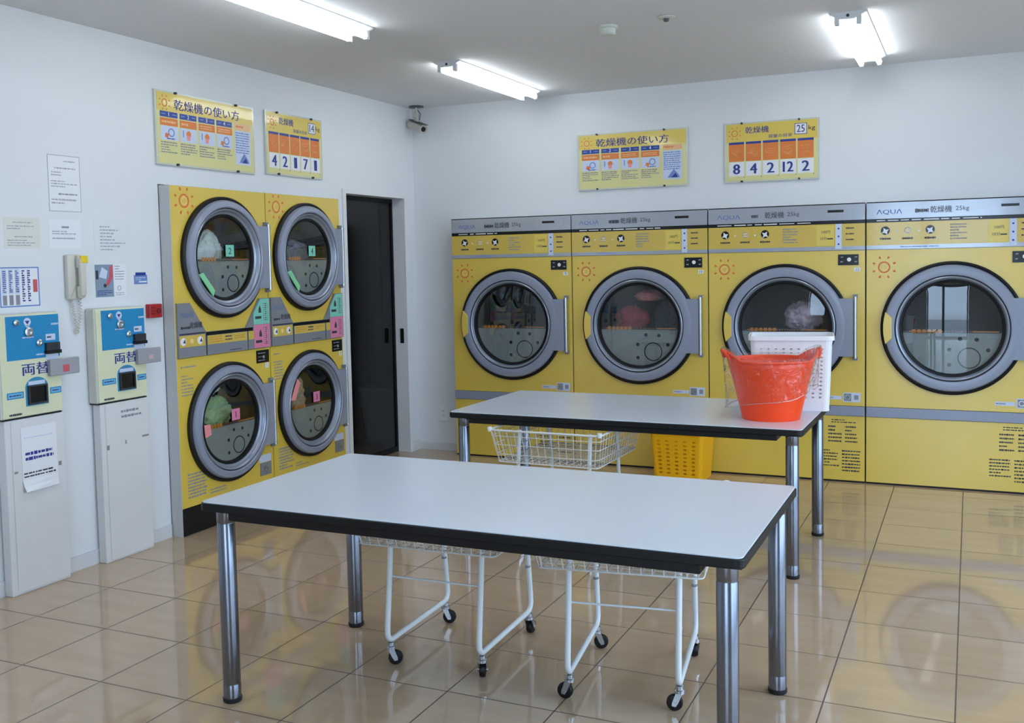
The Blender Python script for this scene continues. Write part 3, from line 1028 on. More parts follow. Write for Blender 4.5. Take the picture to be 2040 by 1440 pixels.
def howto_sign(label, loc, rz, W, Hh):
    r = thing('instruction_sign', label, 'sign', loc, rz, 'dryer instruction signs')
    b = MB()
    b.box(-0.012, W + 0.012, -0.006, 0.008, -0.010, Hh + 0.010, M_ACRY)
    b.plate(0, W, 0, Hh, -0.0068, M_CREAM)
    p = b
    y = -0.0074
    p.plate(0, W, Hh * 0.74, Hh, y, M_SYEL, 0.0004)
    y -= 0.0006
    p.sun(0.075 * W, Hh * 0.855, 0.042, y)
    p.text('乾燥機の使い方', 0.165 * W, Hh * 0.775, 0.058, y, M_INKB, 'l', 0.68 * W, 0.014)
    for q in range(4):
        a = (0.027 + q * 0.188) * W
        e = a + 0.168 * W
        p.plate(a, e, Hh * 0.655, Hh * 0.735, y, M_BLUE, 0.0004)
        p.text(str(q + 1), (a + e) / 2, Hh * 0.67, 0.022, y - .0004, M_WGLOSS, bold=0.02)
        p.plate(a + .01, a + .04, Hh * .69, Hh * .705, y - .0003, M_MIDB, .0003)
        p.plate(e - .04, e - .01, Hh * .69, Hh * .705, y - .0003, M_MIDB, .0003)
        p.plate(a, e, Hh * 0.535, Hh * 0.640, y, M_ORG, 0.0004)
        p.lines(a + .012, e - .012, Hh * 0.62, Hh * 0.555, 1 if q < 2 else 2, M_ORGL, y - .0004, 30 + q, .9, .5)
        p.plate(a, e, Hh * 0.33, Hh * 0.53, y, M_PALEB, 0.0004)
        c_ = (a + e) / 2
        if q == 0 or q == 3:
            p.ring(c_ + .015, Hh * .44, .017, .024, y - .0005, M_MIDB, 20, .0004)
            p.prism([(c_ - .035, Hh * .37), (c_ - .012, Hh * .36), (c_ - .004, Hh * .42), (c_ - .03, Hh * .43)], y - .0006, y - .0002, M_SUN if q == 0 else M_ORG)
            p.lines(c_ - .02, c_ + .04, Hh * .365, Hh * .34, 1, M_INKB, y - .0005, q, 1, .7)
        else:
            p.disc(c_, Hh * .45, .019, y - .0005, M_ORG, 16, .0004)
            p.prism([(c_ - .012, Hh * .36), (c_ + .010, Hh * .36), (c_ + .014, Hh * .43), (c_ - .016, Hh * .43)], y - .0006, y - .0002, M_SALM)
            p.plate(c_ - .045, c_ - .038, Hh * .40, Hh * .50, y - .0005, M_MIDB, .0003)
        p.lines(a, e, Hh * 0.315, Hh * 0.14, 5, M_INKG, y, 33 + q, .8, .5)
    a, e = 0.79 * W, 0.965 * W
    p.plate(a, e, Hh * 0.64, Hh * 0.735, y, M_ORGL, 0.0004)
    p.lines(a + .01, e - .01, Hh * .72, Hh * .66, 1, M_ORG, y - .0004, 4, 1, .5)
    p.plate(a, e, Hh * 0.10, Hh * 0.625, y, M_PALEB, 0.0004)
    p.lines(a + .006, e - .006, Hh * .61, Hh * .27, 9, M_MIDB, y - .0005, 41, .9, .5)
    c_ = (a + e) / 2 + .01
    p.prism([(c_ - .045, Hh * .13), (c_ + .045, Hh * .13), (c_ + .028, Hh * .2), (c_, Hh * .28), (c_ - .028, Hh * .2)], y - .0006, y - .0002, M_MIDB)
    p.prism([(c_ - .02, Hh * .13), (c_ + .03, Hh * .13), (c_ + .012, Hh * .21)], y - .0010, y - .0006, M_INKB)
    b.build('board', r)
    for xx in (0.175 * W, 0.805 * W):
        for zz in (-0.004, Hh + 0.004):
            pins(xx, zz, r)
    return r


def load_sign(label, loc, rz, W, Hh, kg, nums):
    r = thing('load_guide_sign', label, 'sign', loc, rz, 'dryer load guide signs')
    b = MB()
    b.box(-0.012, W + 0.012, -0.006, 0.008, -0.010, Hh + 0.010, M_ACRY)
    b.plate(0, W, 0, Hh, -0.0068, M_CREAM)
    p = b
    y = -0.0074
    p.plate(0, W, Hh * 0.675, Hh, y, M_SYEL, 0.0004)
    y -= 0.0006
    p.sun(0.095 * W, Hh * 0.84, 0.042, y)
    p.text('乾燥機', 0.215 * W, Hh * 0.825, 0.045, y, M_INKB, 'l', 0.26 * W, 0.014)
    p.text('容量の目安', 0.47 * W, Hh * 0.725, 0.024, y, M_INKB, 'l', 0.26 * W, 0.014)
    p.plate(0.755 * W, 0.89 * W, Hh * 0.755, Hh * 0.945, y, M_BLUE, 0.0004)
    p.plate(0.762 * W, 0.883 * W, Hh * 0.765, Hh * 0.935, y - .0003, M_WHT, 0.0004)
    p.text(kg, 0.822 * W, Hh * 0.79, 0.048, y - .0008, M_INKB, 'c', 0.085 * W, 0.012)
    p.text('kg', 0.905 * W, Hh * 0.80, 0.036, y, M_INK, 'l', 0.07 * W, 0.012)
    for q in range(5):
        a = (0.028 + q * 0.19) * W
        e = a + 0.172 * W
        p.plate(a, e, Hh * 0.645, Hh * 0.685, y, M_BLUE, 0.0004)
        p.plate(a, e, Hh * 0.345, Hh * 0.645, y, M_ORG, 0.0004)
        c_, z_ = (a + e) / 2, Hh * .5
        s_ = .040
        shapes = ([(-1, .1), (0, .6), (1, 0), (.1, -.6)], [(-1, -.2), (.2, .7), (1, .1), (.3, -.7), (-.3, -.1)], [(-1, 0), (-.3, .4), (1, .2), (.2, -.5)], [(-.9, .5), (.9, .7), (.8, -.2), (0, -.7), (-.8, -.3)], [(-.8, .5), (.8, .6), (.8, -.5), (-.8, -.6)])
        pts = [(c_ + s_ * u, y - .0006, z_ + s_ * v) for u, v in shapes[q]]
        p.tube(pts, 0.0018, M_ORGL, 4, True)
        p.tube([(c_ + s_ * .6 * u, y - .0006, z_ - .006 + s_ * .55 * v) for u, v in shapes[q]], 0.0014, M_ORGL, 4, True)
        p.plate(a, e, Hh * 0.085, Hh * 0.335, y, M_WHT, 0.0004)
        nn = nums[q]
        p.text(nn, c_, Hh * 0.12, 0.068, y - .0008, M_INKB, 'c', (0.026 if nn == '1' else 0.044) if len(nn) == 1 else 0.064, 0.045)
        p.disc(e, Hh * 0.065, 0.004, y, M_INKG, 8, .0004)
    b.build('board', r)
    for xx in (0.175 * W, 0.805 * W):
        for zz in (-0.004, Hh + 0.004):
            pins(xx, zz, r)
    return r


howto_sign('wide yellow dryer instruction sign above the stacked dryers, left wall', (0.009, -2.722, 2.053), PI / 2, 0.79, 0.382)
load_sign('yellow load guide sign reading 4 2 1 7 1 above the stacked dryers', (0.009, -1.798, 2.066), PI / 2, 0.570, 0.376, '14', ['4', '2', '1', '7', '1'])
howto_sign('wide yellow dryer instruction sign high on the back wall', (1.404, YW - 0.009, 1.995), 0, 0.792, 0.382)
load_sign('yellow load guide sign reading 8 4 2 12 2 on the back wall', (2.478, YW - 0.009, 1.996), 0, 0.600, 0.382, '25', ['8', '4', '2', '12', '2'])


# ------------------------------------------------------------------ notices on the left wall
def notice(label, y0, y1, z0, z1, fn, group='notices on the left wall', name='paper_notice', m=M_WHT, x=0.0, cat='notice', rolled=False):
    r = thing(name, label, cat, (x + 0.0012, y0, z0), PI / 2, group)
    W, Hh = y1 - y0, z1 - z0
    b = MB()
    if not rolled:
        b.box(0, W, 0, 0.0012, 0, Hh, m)
    else:
        n = 12
        vs, fs = [], []
        for k in range(n + 1):
            q = k / n
            for s in (0, 1):
                curl = 0.0
                if q < 0.2:
                    curl = (0.2 - q) ** 2 * (0.6 if s == 0 else 0.15)
                vs.append((s * W, -curl, q * Hh + (0.012 * (1 - s) if False else 0)))
                vs.append((s * W, -curl + 0.001, q * Hh))
        for k in range(n):
            o_ = 4 * k
            fs += [(o_, o_ + 2, o_ + 6, o_ + 4), (o_ + 1, o_ + 5, o_ + 7, o_ + 3), (o_, o_ + 4, o_ + 5, o_ + 1), (o_ + 2, o_ + 3, o_ + 7, o_ + 6)]
        b.add(vs, fs, m)
    fn(b, W, Hh)
    b.build('sheet', r)
    return r


def n1(p, W, Hh):
    y = -0.0006
    for a, b_, c_, d_ in ((0, W, Hh - .003, Hh), (0, W, 0, .003), (0, .003, 0, Hh), (W - .003, W, 0, Hh)):
        p.plate(a, b_, c_, d_, y, M_FAINT, .0004)
    p.lines(.5 * W, .85 * W, .92 * Hh, .87 * Hh, 1, M_FAINT, y, 1, 1)
    p.lines(.2 * W, .85 * W, .80 * Hh, .74 * Hh, 1, M_FAINT, y, 2, 1)
    p.lines(.1 * W, .4 * W, .72 * Hh, .62 * Hh, 2, M_FAINT, y, 3, 1)
    p.lines(.08 * W, .92 * W, .56 * Hh, .42 * Hh, 3, M_FAINT, y, 4, .9)
    p.lines(.3 * W, .9 * W, .34 * Hh, .28 * Hh, 1, M_INKG, y, 5, 1)
    p.lines(.08 * W, .9 * W, .24 * Hh, .12 * Hh, 2, M_FAINT, y, 6, .8)


def n2(p, W, Hh):
    y = -0.0006
    p.lines(.25 * W, .8 * W, .88 * Hh, .80 * Hh, 1, M_FAINT, y, 11, 1)
    p.lines(.08 * W, .92 * W, .76 * Hh, .60 * Hh, 2, M_FAINT, y, 12, .8)
    p.lines(.28 * W, .78 * W, .42 * Hh, .34 * Hh, 1, M_FAINT, y, 13, 1)
    p.lines(.08 * W, .92 * W, .30 * Hh, .06 * Hh, 3, M_FAINT, y, 14, .6)


def n3(p, W, Hh):
    y = -0.0006
    p.lines(.4 * W, .62 * W, .78 * Hh, .68 * Hh, 1, M_INKG, y, 21, 1, .7)
    p.lines(.1 * W, .92 * W, .62 * Hh, .46 * Hh, 2, M_FAINT, y, 22, .9)
    p.lines(.1 * W, .8 * W, .40 * Hh, .28 * Hh, 1, M_FAINT, y, 23, .9)


def n4(p, W, Hh):
    p.lines(.15 * W, .85 * W, .86 * Hh, .10 * Hh, 8, M_FAINT, -0.0006, 31, .7, .4)


def n5(p, W, Hh):
    y = -0.0006
    for a, b_, c_, d_ in ((0, W, Hh - .006, Hh), (0, W, 0, .006), (0, .006, 0, Hh), (W - .006, W, 0, Hh)):
        p.plate(a, b_, c_, d_, y, M_MIDB, .0004)
    for q, xx in enumerate((.06, .22, .38)):
        p.plate(xx * W, (xx + .12) * W, .32 * Hh, .95 * Hh, y, M_PALEB, .0004)
        p.lines((xx + .02) * W, (xx + .10) * W, .92 * Hh, .36 * Hh, 12, M_INKB, y - .0004, 40 + q, 1, .6)
        p.plate((xx + .01) * W, (xx + .11) * W, .05 * Hh, .30 * Hh, y, M_INKG, .0004)
    for q, xx in enumerate((.56, .70)):
        p.lines(xx * W, (xx + .07) * W, .93 * Hh, .12 * Hh, 14, M_INKB, y, 44 + q, 1, .7)
    p.plate(.84 * W, .95 * W, .36 * Hh, .68 * Hh, y, M_SALERT, .0004)


def n6(p, W, Hh):
    y = -0.0006
    p.plate(0, .58 * W, 0, Hh, y, mat('photo_blue_grey', (132, 150, 172), .4), .0004)
    p.plate(.02 * W, .10 * W, .55 * Hh, .82 * Hh, y - .0004, M_INK, .0003)
    p.prism([(.30 * W, .34 * Hh), (.42 * W, .36 * Hh), (.56 * W, .60 * Hh), (.56 * W, .98 * Hh), (.46 * W, .95 * Hh), (.44 * W, .62 * Hh)], y - .0004, y, M_SALERT)
    p.disc(.30 * W, .35 * Hh, .05 * W, y - .0005, M_INK, 14, .0004)
    p.prism([(.12 * W, .62 * Hh), (.34 * W, .55 * Hh), (.40 * W, .80 * Hh), (.22 * W, .92 * Hh)], y - .0003, y, M_PALEB)
    p.lines(.05 * W, .55 * W, .22 * Hh, .04 * Hh, 3, M_INKB, y - .0004, 51, .9, .4)
    p.lines(.63 * W, .95 * W, .98 * Hh, .50 * Hh, 6, M_INKG, y, 52, .7, .3)
    p.ring(.76 * W, .26 * Hh, .010, .0125, y, M_INKG, 20, .0004)
    p.lines(.63 * W, .95 * W, .14 * Hh, .02 * Hh, 2, M_INKG, y, 53, .7, .3)


def n7(p, W, Hh):
    y = -0.0006
    p.plate(0, W, 0, Hh * .78, y, M_MIDB, .0004)
    p.plate(.12 * W, .9 * W, .72 * Hh, Hh, y, M_BLUE, .0004)
    p.plate(.35 * W, .95 * W, .14 * Hh, .26 * Hh, y - .0004, M_WHT, .0003)
    p.lines(.1 * W, .9 * W, .62 * Hh, .3 * Hh, 2, M_PALEB, y - .0004, 61, .9, .4)


M_NCRM = mat('cream_paper', (222, 222, 214), 0.6)
notice('glossy laminated notice, topmost of the papers above the wall phone', -3.430, -3.240, 1.765, 2.036, n1, m=M_WGLOSS)
notice('cream paper notice, leftmost in the row above the wall phone', -3.684, -3.490, 1.586, 1.729, n2, m=M_NCRM)
notice('white paper notice directly above the wall phone', -3.440, -3.250, 1.588, 1.727, n3)
notice('white notice with eight lines of text, right of the wall phone', -3.170, -2.920, 1.556, 1.730, n4, m=mat('pale_paper', (224, 228, 230), .6))
notice('blue-framed poster of vertical text above the left change machine', -3.722, -3.508, 1.316, 1.500, n5)
notice('blue and red picture leaflet above the right change machine', -3.175, -2.972, 1.341, 1.506, n6, name='leaflet', cat='leaflet')
notice('small blue sticker on the wall above the red alarm box', -2.919, -2.826, 1.400, 1.462, n7, name='sticker', cat='sticker')


def n8(p, W, Hh):
    y = -0.0006
    p.lines(.08 * W, .92 * W, .86 * Hh, .80 * Hh, 1, M_PALEB, y, 71, 1, .3)
    p.lines(.10 * W, .90 * W, .62 * Hh, .46 * Hh, 2, M_INKB, y, 72, .95, .6)
    p.lines(.04 * W, .96 * W, .30 * Hh, .20 * Hh, 2, M_INK, y, 73, .85, .5)


KX = 0.062
# ------------------------------------------------------------------ change machines on their pedestals
PEDX = 0.060
KY = [(-3.795, -3.462), (-3.252, -2.922)]
KLAB = ['cream and blue coin change machine on the left, next to the wall phone', 'cream and blue coin change machine on the right, below the picture leaflet']
PLAB = ['pale box pedestal under the left change machine, with a paper taped on', 'pale box pedestal under the right change machine, bare scuffed front']
for i, (y0, y1) in enumerate(KY):
    W = y1 - y0
    z0, z1 = 0.808, 1.288
    r = thing('change_machine', KLAB[i], 'change machine', (KX, y0, z0), PI / 2, 'change machines on the left wall')
    b = MB()
    b.cbox(0, W, 0.0, KX - 0.002, 0.004, z1 - z0, M_KSIDE, 0.008)
    b.box(0.003, W - 0.003, 0.0, KX - 0.004, 0.0, 0.004, M_BLK)
    body = b.build('housing', r)
    fp = MB()
    fp.cbox(0.008, W - 0.003, -0.006, 0.002, 0.008, z1 - z0 - 0.006, M_KCREAM, 0.003)
    q = fp
    y = -0.0068
    q.plate(0.040, W - 0.006, 0.268, 0.468, y, M_KBLUE, 0.0008)
    q.disc(0.155, 0.440, 0.019, y - .0004, M_PALEB, 18, .0004)
    q.prism([(0.142, 0.445), (0.168, 0.445), (0.155, 0.428)], y - .0008, y - .0004, M_INKB)
    q.prism([(0.142, 0.424), (0.168, 0.424), (0.155, 0.408)], y - .0004, y, M_PALEB)
    q.lines(0.125, 0.185, 0.375, 0.362, 1, M_PALEB, y - .0004, 1, 1, .5)
    q.lines(0.195, 0.245, 0.292, 0.278, 1, M_PALEB, y - .0004, 2, 1, .5)
    q.lines(0.285, 0.325, 0.432, 0.412, 1, M_PALEB, y - .0004, 3, 1, .5)
    q.plate(0.252, 0.305, 0.347, 0.376, y - .0004, M_PALEB, .0004)
    q.lines(0.258, 0.30, 0.371, 0.352, 1, M_INK, y - .0008, 4, 1, .5)
    q.plate(0.248, 0.318, 0.256, 0.284, y - .0005, M_PALEB, .0004)
    q.text('両替', 0.115, 0.194, 0.056, y, M_INKB, 'l', 0.150, 0.028)
    # blue arch round the tray
    a = arc(0.062, 0, PI, 14, 0.190, 0.136)
    q.prism([(0.128, 0.052), (0.252, 0.052)] + [(x_, 0.136 + (z_ - 0.136) * 0.75) for x_, z_ in a], y - .0002, y + .0004, mat('arch_blue', (60, 140, 180), .4))
    q.plate(0.145, 0.235, 0.148, 0.165, y - .0008, M_PALEB, .0004)
    for xa in (0.030, 0.262):
        q.plate(xa, min(xa + 0.088, W - 0.008), 0.094, 0.124, y - .0004, M_KBLUE, .0004)
        q.plate(xa + 0.006, min(xa + 0.082, W - 0.014), 0.099, 0.119, y - .0008, mat('tag_blue', (120, 185, 215), .4), .0004)
        q.lines(xa + 0.012, min(xa + 0.076, W - 0.02), 0.115, 0.103, 1, M_INKB, y - .0011, 5, 1, .6)
    q.lines(0.038, 0.105, 0.030, 0.014, 1, M_INK, y, 6, 1, .6)
    fp.build('front_plate', r)
    t = MB()
    t.lathe([(0.020, -0.002), (0.022, -0.008), (0.014, -0.010), (0.009, -0.004), (0.0, -0.004)], M_CHROME, (0.158, y, 0.393), n=24)
    t.build('coin_entry', r, smooth=35)
    t = MB()
    t.lathe([(0.013, 0.0), (0.013, -0.010), (0.008, -0.013), (0.0, -0.013)], M_CHROME, (0.090, y, 0.440), n=20)
    t.box(0.089, 0.106, y - 0.009, y - 0.002, 0.430, 0.45, M_INKG)
    t.build('lock', r, smooth=35)
    t = MB()
    t.lathe([(0.015, 0.0), (0.016, -0.008), (0.008, -0.012), (0.0, -0.010)], M_CHROME, (0.212, y, 0.340), n=20)
    t.build('return_button', r, smooth=35)
    t = MB()
    t.box(0.243, 0.318, y - 0.016, y, 0.300, 0.336, M_DKMET).box(0.240, 0.322, y - 0.020, y, 0.284, 0.300, M_BLKG)
    t.build('note_slot', r)
    t = MB()
    t.box(0.138, 0.242, y - 0.010, y, 0.140, 0.146, M_DKMET).box(0.138, 0.146, y - 0.010, y, 0.058, 0.140, M_DKMET).box(0.234, 0.242, y - 0.010, y, 0.058, 0.140, M_DKMET).box(0.146, 0.234, y - 0.010, y, 0.058, 0.066, M_DKMET)
    t.box(0.146, 0.234, y - 0.003, y, 0.066, 0.140, M_BLKG)
    t.build('coin_tray', r)
    t = MB()
    t.cbox(0.252, 0.252 + (0.168 if i == 0 else 0.160), -0.030, -0.0062, 0.178, 0.256, mat('lock_box_grey', (160, 160, 166), .4), 0.004)
    lb = t.build('lock_box', r)
    t = MB()
    if i == 0:
        t.plate(0.322, 0.358, 0.192, 0.226, -0.0306, M_SALERT, .0005)
    else:
        t.plate(0.325, 0.355, 0.20, 0.222, -0.0306, mat('faded_pink', (205, 170, 178), .5), .0005)
    t.build('red_mark', lb)
    # pedestal
    pr_ = thing('pedestal', PLAB[i], 'pedestal', (PEDX, y0 + 0.016, 0), PI / 2, 'pedestals under the change machines')
    b = MB()
    Wp = W - 0.010
    b.box(0, Wp, 0.0, PEDX - 0.010, 0.0, 0.806, M_PED)
    pb = b.build('box', pr_, bevel=0.004)
    b = MB()
    b.box(0.030, Wp - 0.004, -0.004, 0.0, 0.01, 0.80, M_PED)
    b.build('front_cover', pr_, bevel=0.002)
    s_ = MB()
    if i == 1:
        s_.lines(0.13, 0.27, 0.768, 0.715, 2, M_INKG, -0.0044, 81, .7, .5)
        s_.plate(0.030, 0.046, 0.572, 0.596, -0.0046, M_SCUFF, .0005)
        s_.plate(Wp - 0.055, Wp - 0.008, 0.602, 0.612, -0.0046, M_SCUFF, .0005)
        s_.plate(0.150, 0.158, 0.585, 0.605, -0.0046, M_SCUFF, .0005)
    else:
        s_.plate(0.036, 0.055, 0.56, 0.57, -0.0046, M_SCUFF, .0005)
        s_.plate(Wp - 0.045, Wp - 0.028, 0.555, 0.575, -0.0046, M_SCUFF, .0005)
    s_.build('scuff_marks', pr_)
notice('white paper with blue writing taped to the left pedestal, corner curling', -3.702, -3.508, 0.470, 0.765, n8, None, m=M_WGLOSS, x=PEDX + 0.005, rolled=True)

# wall phone
ph = thing('wall_phone', 'beige wall phone with yellow sticker and coiled cord between the change machines', 'telephone', (0.0, -3.364, 1.338), PI / 2)
b = MB()
b.cbox(0.0, 0.092, -0.028, -0.001, 0.0, 0.218, M_PHONE, 0.008)
b.build('base', ph, smooth=40)
b = MB()
pts = []
hx_ = 0.064
b.cbox(hx_ - 0.021, hx_ + 0.021, -0.052, -0.029, 0.150, 0.214, M_PHONE, 0.010)
b.cbox(hx_ - 0.021, hx_ + 0.021, -0.052, -0.029, 0.004, 0.066, M_PHONE, 0.010)
b.cbox(hx_ - 0.018, hx_ + 0.018, -0.064, -0.040, 0.014, 0.204, M_PHONE, 0.010)
hs = b.build('handset', ph, smooth=40)
MB().cbox(hx_ - 0.012, hx_ + 0.028, -0.066, -0.048, 0.176, 0.212, M_STICK, 0.003).build('yellow_sticker', hs)
b = MB()
cp_ = []
for k in range(330):
    q = k / 329
    a = q * 2 * PI * 26
    if q < 0.55:
        u = q / 0.55
        bx, bz = 0.020 + 0.03 * u, 0.02 - 0.19 * u
    else:
        u = (q - 0.55) / 0.45
        bx, bz = 0.050 + 0.012 * math.sin(u * PI) + 0.022 * u, -0.17 + 0.185 * u
    cp_.append((bx + 0.006 * math.cos(a), -0.018 + 0.006 * math.sin(a), bz))
b.tube(cp_, 0.0022, M_PHONE, 5)
b.build('coiled_cord', ph, smooth=60)
b = MB()
b.prism([(0.012, 0.014), (0.016, 0.012), (0.05, 0.07), (0.05, 0.15), (0.046, 0.15), (0.046, 0.075)], -0.0288, -0.028, mat('phone_shade', (180, 176, 166), .5))
b.build('cradle_line', ph)

# red alarm box
al = thing('alarm_box', 'small red alarm box on the wall left of the stacked dryers', 'alarm box', (0.0, -2.846, 1.217), PI / 2)
b = MB()
b.cbox(0, 0.092, -0.030, -0.001, 0, 0.074, M_RED, 0.004)
b.build('case', al)
b = MB()
b.disc(0.064, 0.036, 0.015, -0.034, mat('dark_red', (110, 20, 26), .4), 20, 0.004)
b.lines(0.01, 0.04, 0.062, 0.014, 3, mat('dark_red', (110, 20, 26), .4), -0.0306, 5, 1, .5)
b.build('button', al)

# outlet on the back wall
ou = thing('wall_outlet', 'white wall outlet low on the bare back wall', 'outlet', (0.188, YW - 0.0005, 0.235), 0)
b = MB()
b.cbox(0, 0.072, -0.008, 0.0, 0, 0.118, M_WGLOSS, 0.003)
pp = b.build('cover_plate', ou)
b = MB()
for zz in (0.040, 0.078):
    b.plate(0.022, 0.050, zz - 0.013, zz + 0.013, -0.0088, M_FRAME, .0006)
    for xx in (0.030, 0.042):
        b.plate(xx - .0015, xx + .0015, zz - .005, zz + .005, -0.0092, M_INK, .0004)
b.build('sockets', ou)

# ------------------------------------------------------------------ ceiling: lamps, detectors, camera
LX1, LX2 = 1.13, 3.435
LAMPS = [(LX1, -3.06, 'twin-tube ceiling light at the upper left, cut off by the picture edge'),
         (LX1, -0.87, 'twin-tube ceiling light near the far corner, above the security camera'),
         (LX2, -0.935, 'twin-tube ceiling light on the right, above the big dryers'),
         (LX2, -3.05, 'unseen twin-tube ceiling light added just above the picture, over the front table'),  # this and the next three: unseen lamps added to light the room
         (LX1, -5.1, 'unseen twin-tube ceiling light added nearer the shop front, left row'),
         (LX2, -5.2, 'unseen twin-tube ceiling light added nearer the shop front, middle row'),
         (5.6, -3.05, 'unseen twin-tube ceiling light added in the right row, by the glazed side')]
for x, y, lab in LAMPS:
    r = thing('ceiling_light', lab, 'ceiling light', (x, y, H), 0, 'twin-tube ceiling lights')
    hl = 0.625
    b = MB()
    P = [(-0.088, 0.0), (-0.088, -0.006), (-0.034, -0.034), (0.034, -0.034), (0.088, -0.006), (0.088, 0.0)]
    vs = [(p[0], -hl, p[1]) for p in P] + [(p[0], hl, p[1]) for p in P]
    n = len(P)
    fs = [tuple(range(n)), tuple(range(2 * n - 1, n - 1, -1))] + [(i, n + i, n + (i + 1) % n, (i + 1) % n) for i in range(n)]
    b.add(vs, fs, M_FIX)
    b.disc(0.0, -0.018, 0.008, -hl - 0.001, M_INK, 12, 0.001)
    b.build('housing', r)
    for sx in (-1, 1):
        MB().tube([(sx * 0.052, -hl + 0.03, -0.044), (sx * 0.052, hl - 0.03, -0.044)], 0.0150, M_TUBE, 16).build('lamp_tube', r, smooth=60)
        for e in (-1, 1):
            MB().cbox(sx * 0.052 - 0.012, sx * 0.052 + 0.012, e * (hl - 0.015) - 0.014, e * (hl - 0.015) + 0.014, -0.062, -0.012, M_FIX, 0.004).build('lamp_holder', r)

dt = thing('smoke_detector', 'round white smoke detector on the ceiling, left of the small flat plate', 'smoke detector', (2.281, -1.864, H))
MB().lathe([(0.0, -0.001), (0.052, -0.001), (0.052, -0.012), (0.046, -0.016), (0.0, -0.016)], M_SENS, n=32, axis='z').build('mounting_ring', dt, smooth=35)
MB().lathe([(0.040, -0.016), (0.040, -0.040), (0.034, -0.047), (0.0, -0.047)], M_SENS, n=32, axis='z').build('head', dt, smooth=35)
st = thing('ceiling_sensor', 'small flat round sensor plate on the ceiling, right of the smoke detector', 'sensor', (2.606, -1.912, H))
MB().lathe([(0.0, -0.001), (0.045, -0.001), (0.048, -0.005), (0.040, -0.010), (0.0, -0.011)], M_SENS, n=32, axis='z').build('plate', st, smooth=40)
MB().lathe([(0.016, -0.010), (0.013, -0.024), (0.0, -0.027)], M_CAMD, n=20, axis='z').build('nozzle', st, smooth=40)

cc = thing('security_camera', 'security camera hanging from the ceiling in the far corner', 'security camera', (0.105, -0.09, H))
MB().lathe([(0.0, -0.001), (0.058, -0.001), (0.058, -0.008), (0.0, -0.012)], M_CAMD, n=28, axis='z').build('ceiling_plate', cc, smooth=35)
b = MB()
b.tube([(0, 0, -0.01), (0, 0, -0.085)], 0.009, M_CAM, 10)
b.tube([(0.012, 0.0, -0.03), (0.03, 0.01, -0.06), (0.02, 0.012, -0.10), (-0.01, 0.01, -0.125)], 0.0035, M_CAMD, 6)
b.tube([(-0.006, 0.0, -0.03), (-0.028, 0.005, -0.06), (-0.026, 0.01, -0.11)], 0.003, M_CAM, 6)
b.cbox(-0.014, 0.014, -0.014, 0.014, -0.122, -0.082, M_CAM, 0.004)
b.build('bracket', cc, smooth=40)
b = MB()
b.lathe([(0.0, -0.085), (0.030, -0.085), (0.034, -0.08), (0.034, 0.078), (0.036, 0.080), (0.036, 0.092), (0.030, 0.092), (0.027, 0.084), (0.0, 0.084)], M_CAM, axis='x', n=28)
cb = b.build('camera_body', cc, smooth=35)
cb.location = (0.0, 0.0, -0.155)
cb.rotation_euler = (0, math.radians(20), math.radians(-22))
MB().lathe([(0.020, 0.085), (0.018, 0.093), (0.0, 0.095)], M_BLKG, axis='x', n=20).build('lens', cb, smooth=40)
MB().box(-0.08, 0.10, -0.030, 0.030, 0.0345, 0.0385, M_CAMD).build('sun_shield', cb)


# ------------------------------------------------------------------ tables
def rounded_rect(hx, hy, r, n=5):
    pts = []
    for cx, cy, a0 in ((hx - r, hy - r, 0), (-hx + r, hy - r, PI / 2), (-hx + r, -hy + r, PI), (hx - r, -hy + r, 1.5 * PI)):
        for k in range(n + 1):
            a = a0 + PI / 2 * k / n
            pts.append((cx + r * math.cos(a), cy + r * math.sin(a)))
    return pts


def hslab(mb, pts, z0, z1, m):
    n = len(pts)
    mb.add([(p[0], p[1], z0) for p in pts] + [(p[0], p[1], z1) for p in pts], [tuple(range(n - 1, -1, -1)), tuple(range(n, 2 * n))] + [(i, (i + 1) % n, n + (i + 1) % n, n + i) for i in range(n)], m)


def table(label, loc, W, D, rz, legs=None):
    r = thing('work_table', label, 'table', loc, rz, 'white tables with black edges')
    b = MB()
    Ht = 0.70
    hslab(b, rounded_rect(W / 2 - 0.005, D / 2 - 0.005, 0.022), Ht - 0.004, Ht, M_TOP)
    top = b.build('table_top', r, bevel=0.001)
    b = MB()
    hslab(b, rounded_rect(W / 2, D / 2, 0.026), Ht - 0.031, Ht - 0.0042, M_DARKEDGE)
    b.build('black_edge', top, bevel=0.004)
    b = MB()
    ax, ay = W / 2 - 0.118, D / 2 - 0.010
    z0, z1 = Ht - 0.057, Ht - 0.0315
    b.box(-ax, ax, -ay, -ay + 0.035, z0, z1, M_BLK).box(-ax, ax, ay - 0.035, ay, z0, z1, M_BLK)
    b.box(-ax, -ax + 0.035, -ay + 0.035, ay - 0.035, z0, z1, M_BLK).box(ax - 0.035, ax, -ay + 0.035, ay - 0.035, z0, z1, M_BLK)
    b.build('apron', r, bevel=0.002)
    for sx in (-1, 1):
        for sy in (-1, 1):
            b = MB()
            px, py = sx * (W / 2 - 0.058), sy * (D / 2 - 0.068)
            b.lathe([(0.030, 0.016), (0.030, 0.060), (0.0295, 0.062), (0.0295, 0.066), (0.030, 0.068), (0.030, 0.615), (0.029, 0.617), (0.029, 0.621), (0.030, 0.623), (0.030, Ht - 0.0315)], M_LEG, (0, 0, 0), axis='z', n=36)
            l = b.build('leg', r, smooth=40, loc=(px, py, 0))
            MB().lathe([(0.0, 0.0), (0.029, 0.0), (0.032, 0.004), (0.032, 0.016), (0.030, 0.0165)], M_FOOT, (0, 0, 0), axis='z', n=32).build('foot_cap', l, smooth=40)
            MB().box(-0.05, 0.05, -0.05, 0.05, Ht - 0.035, Ht - 0.0313, M_DKMET).build('mounting_plate', l)
    return r


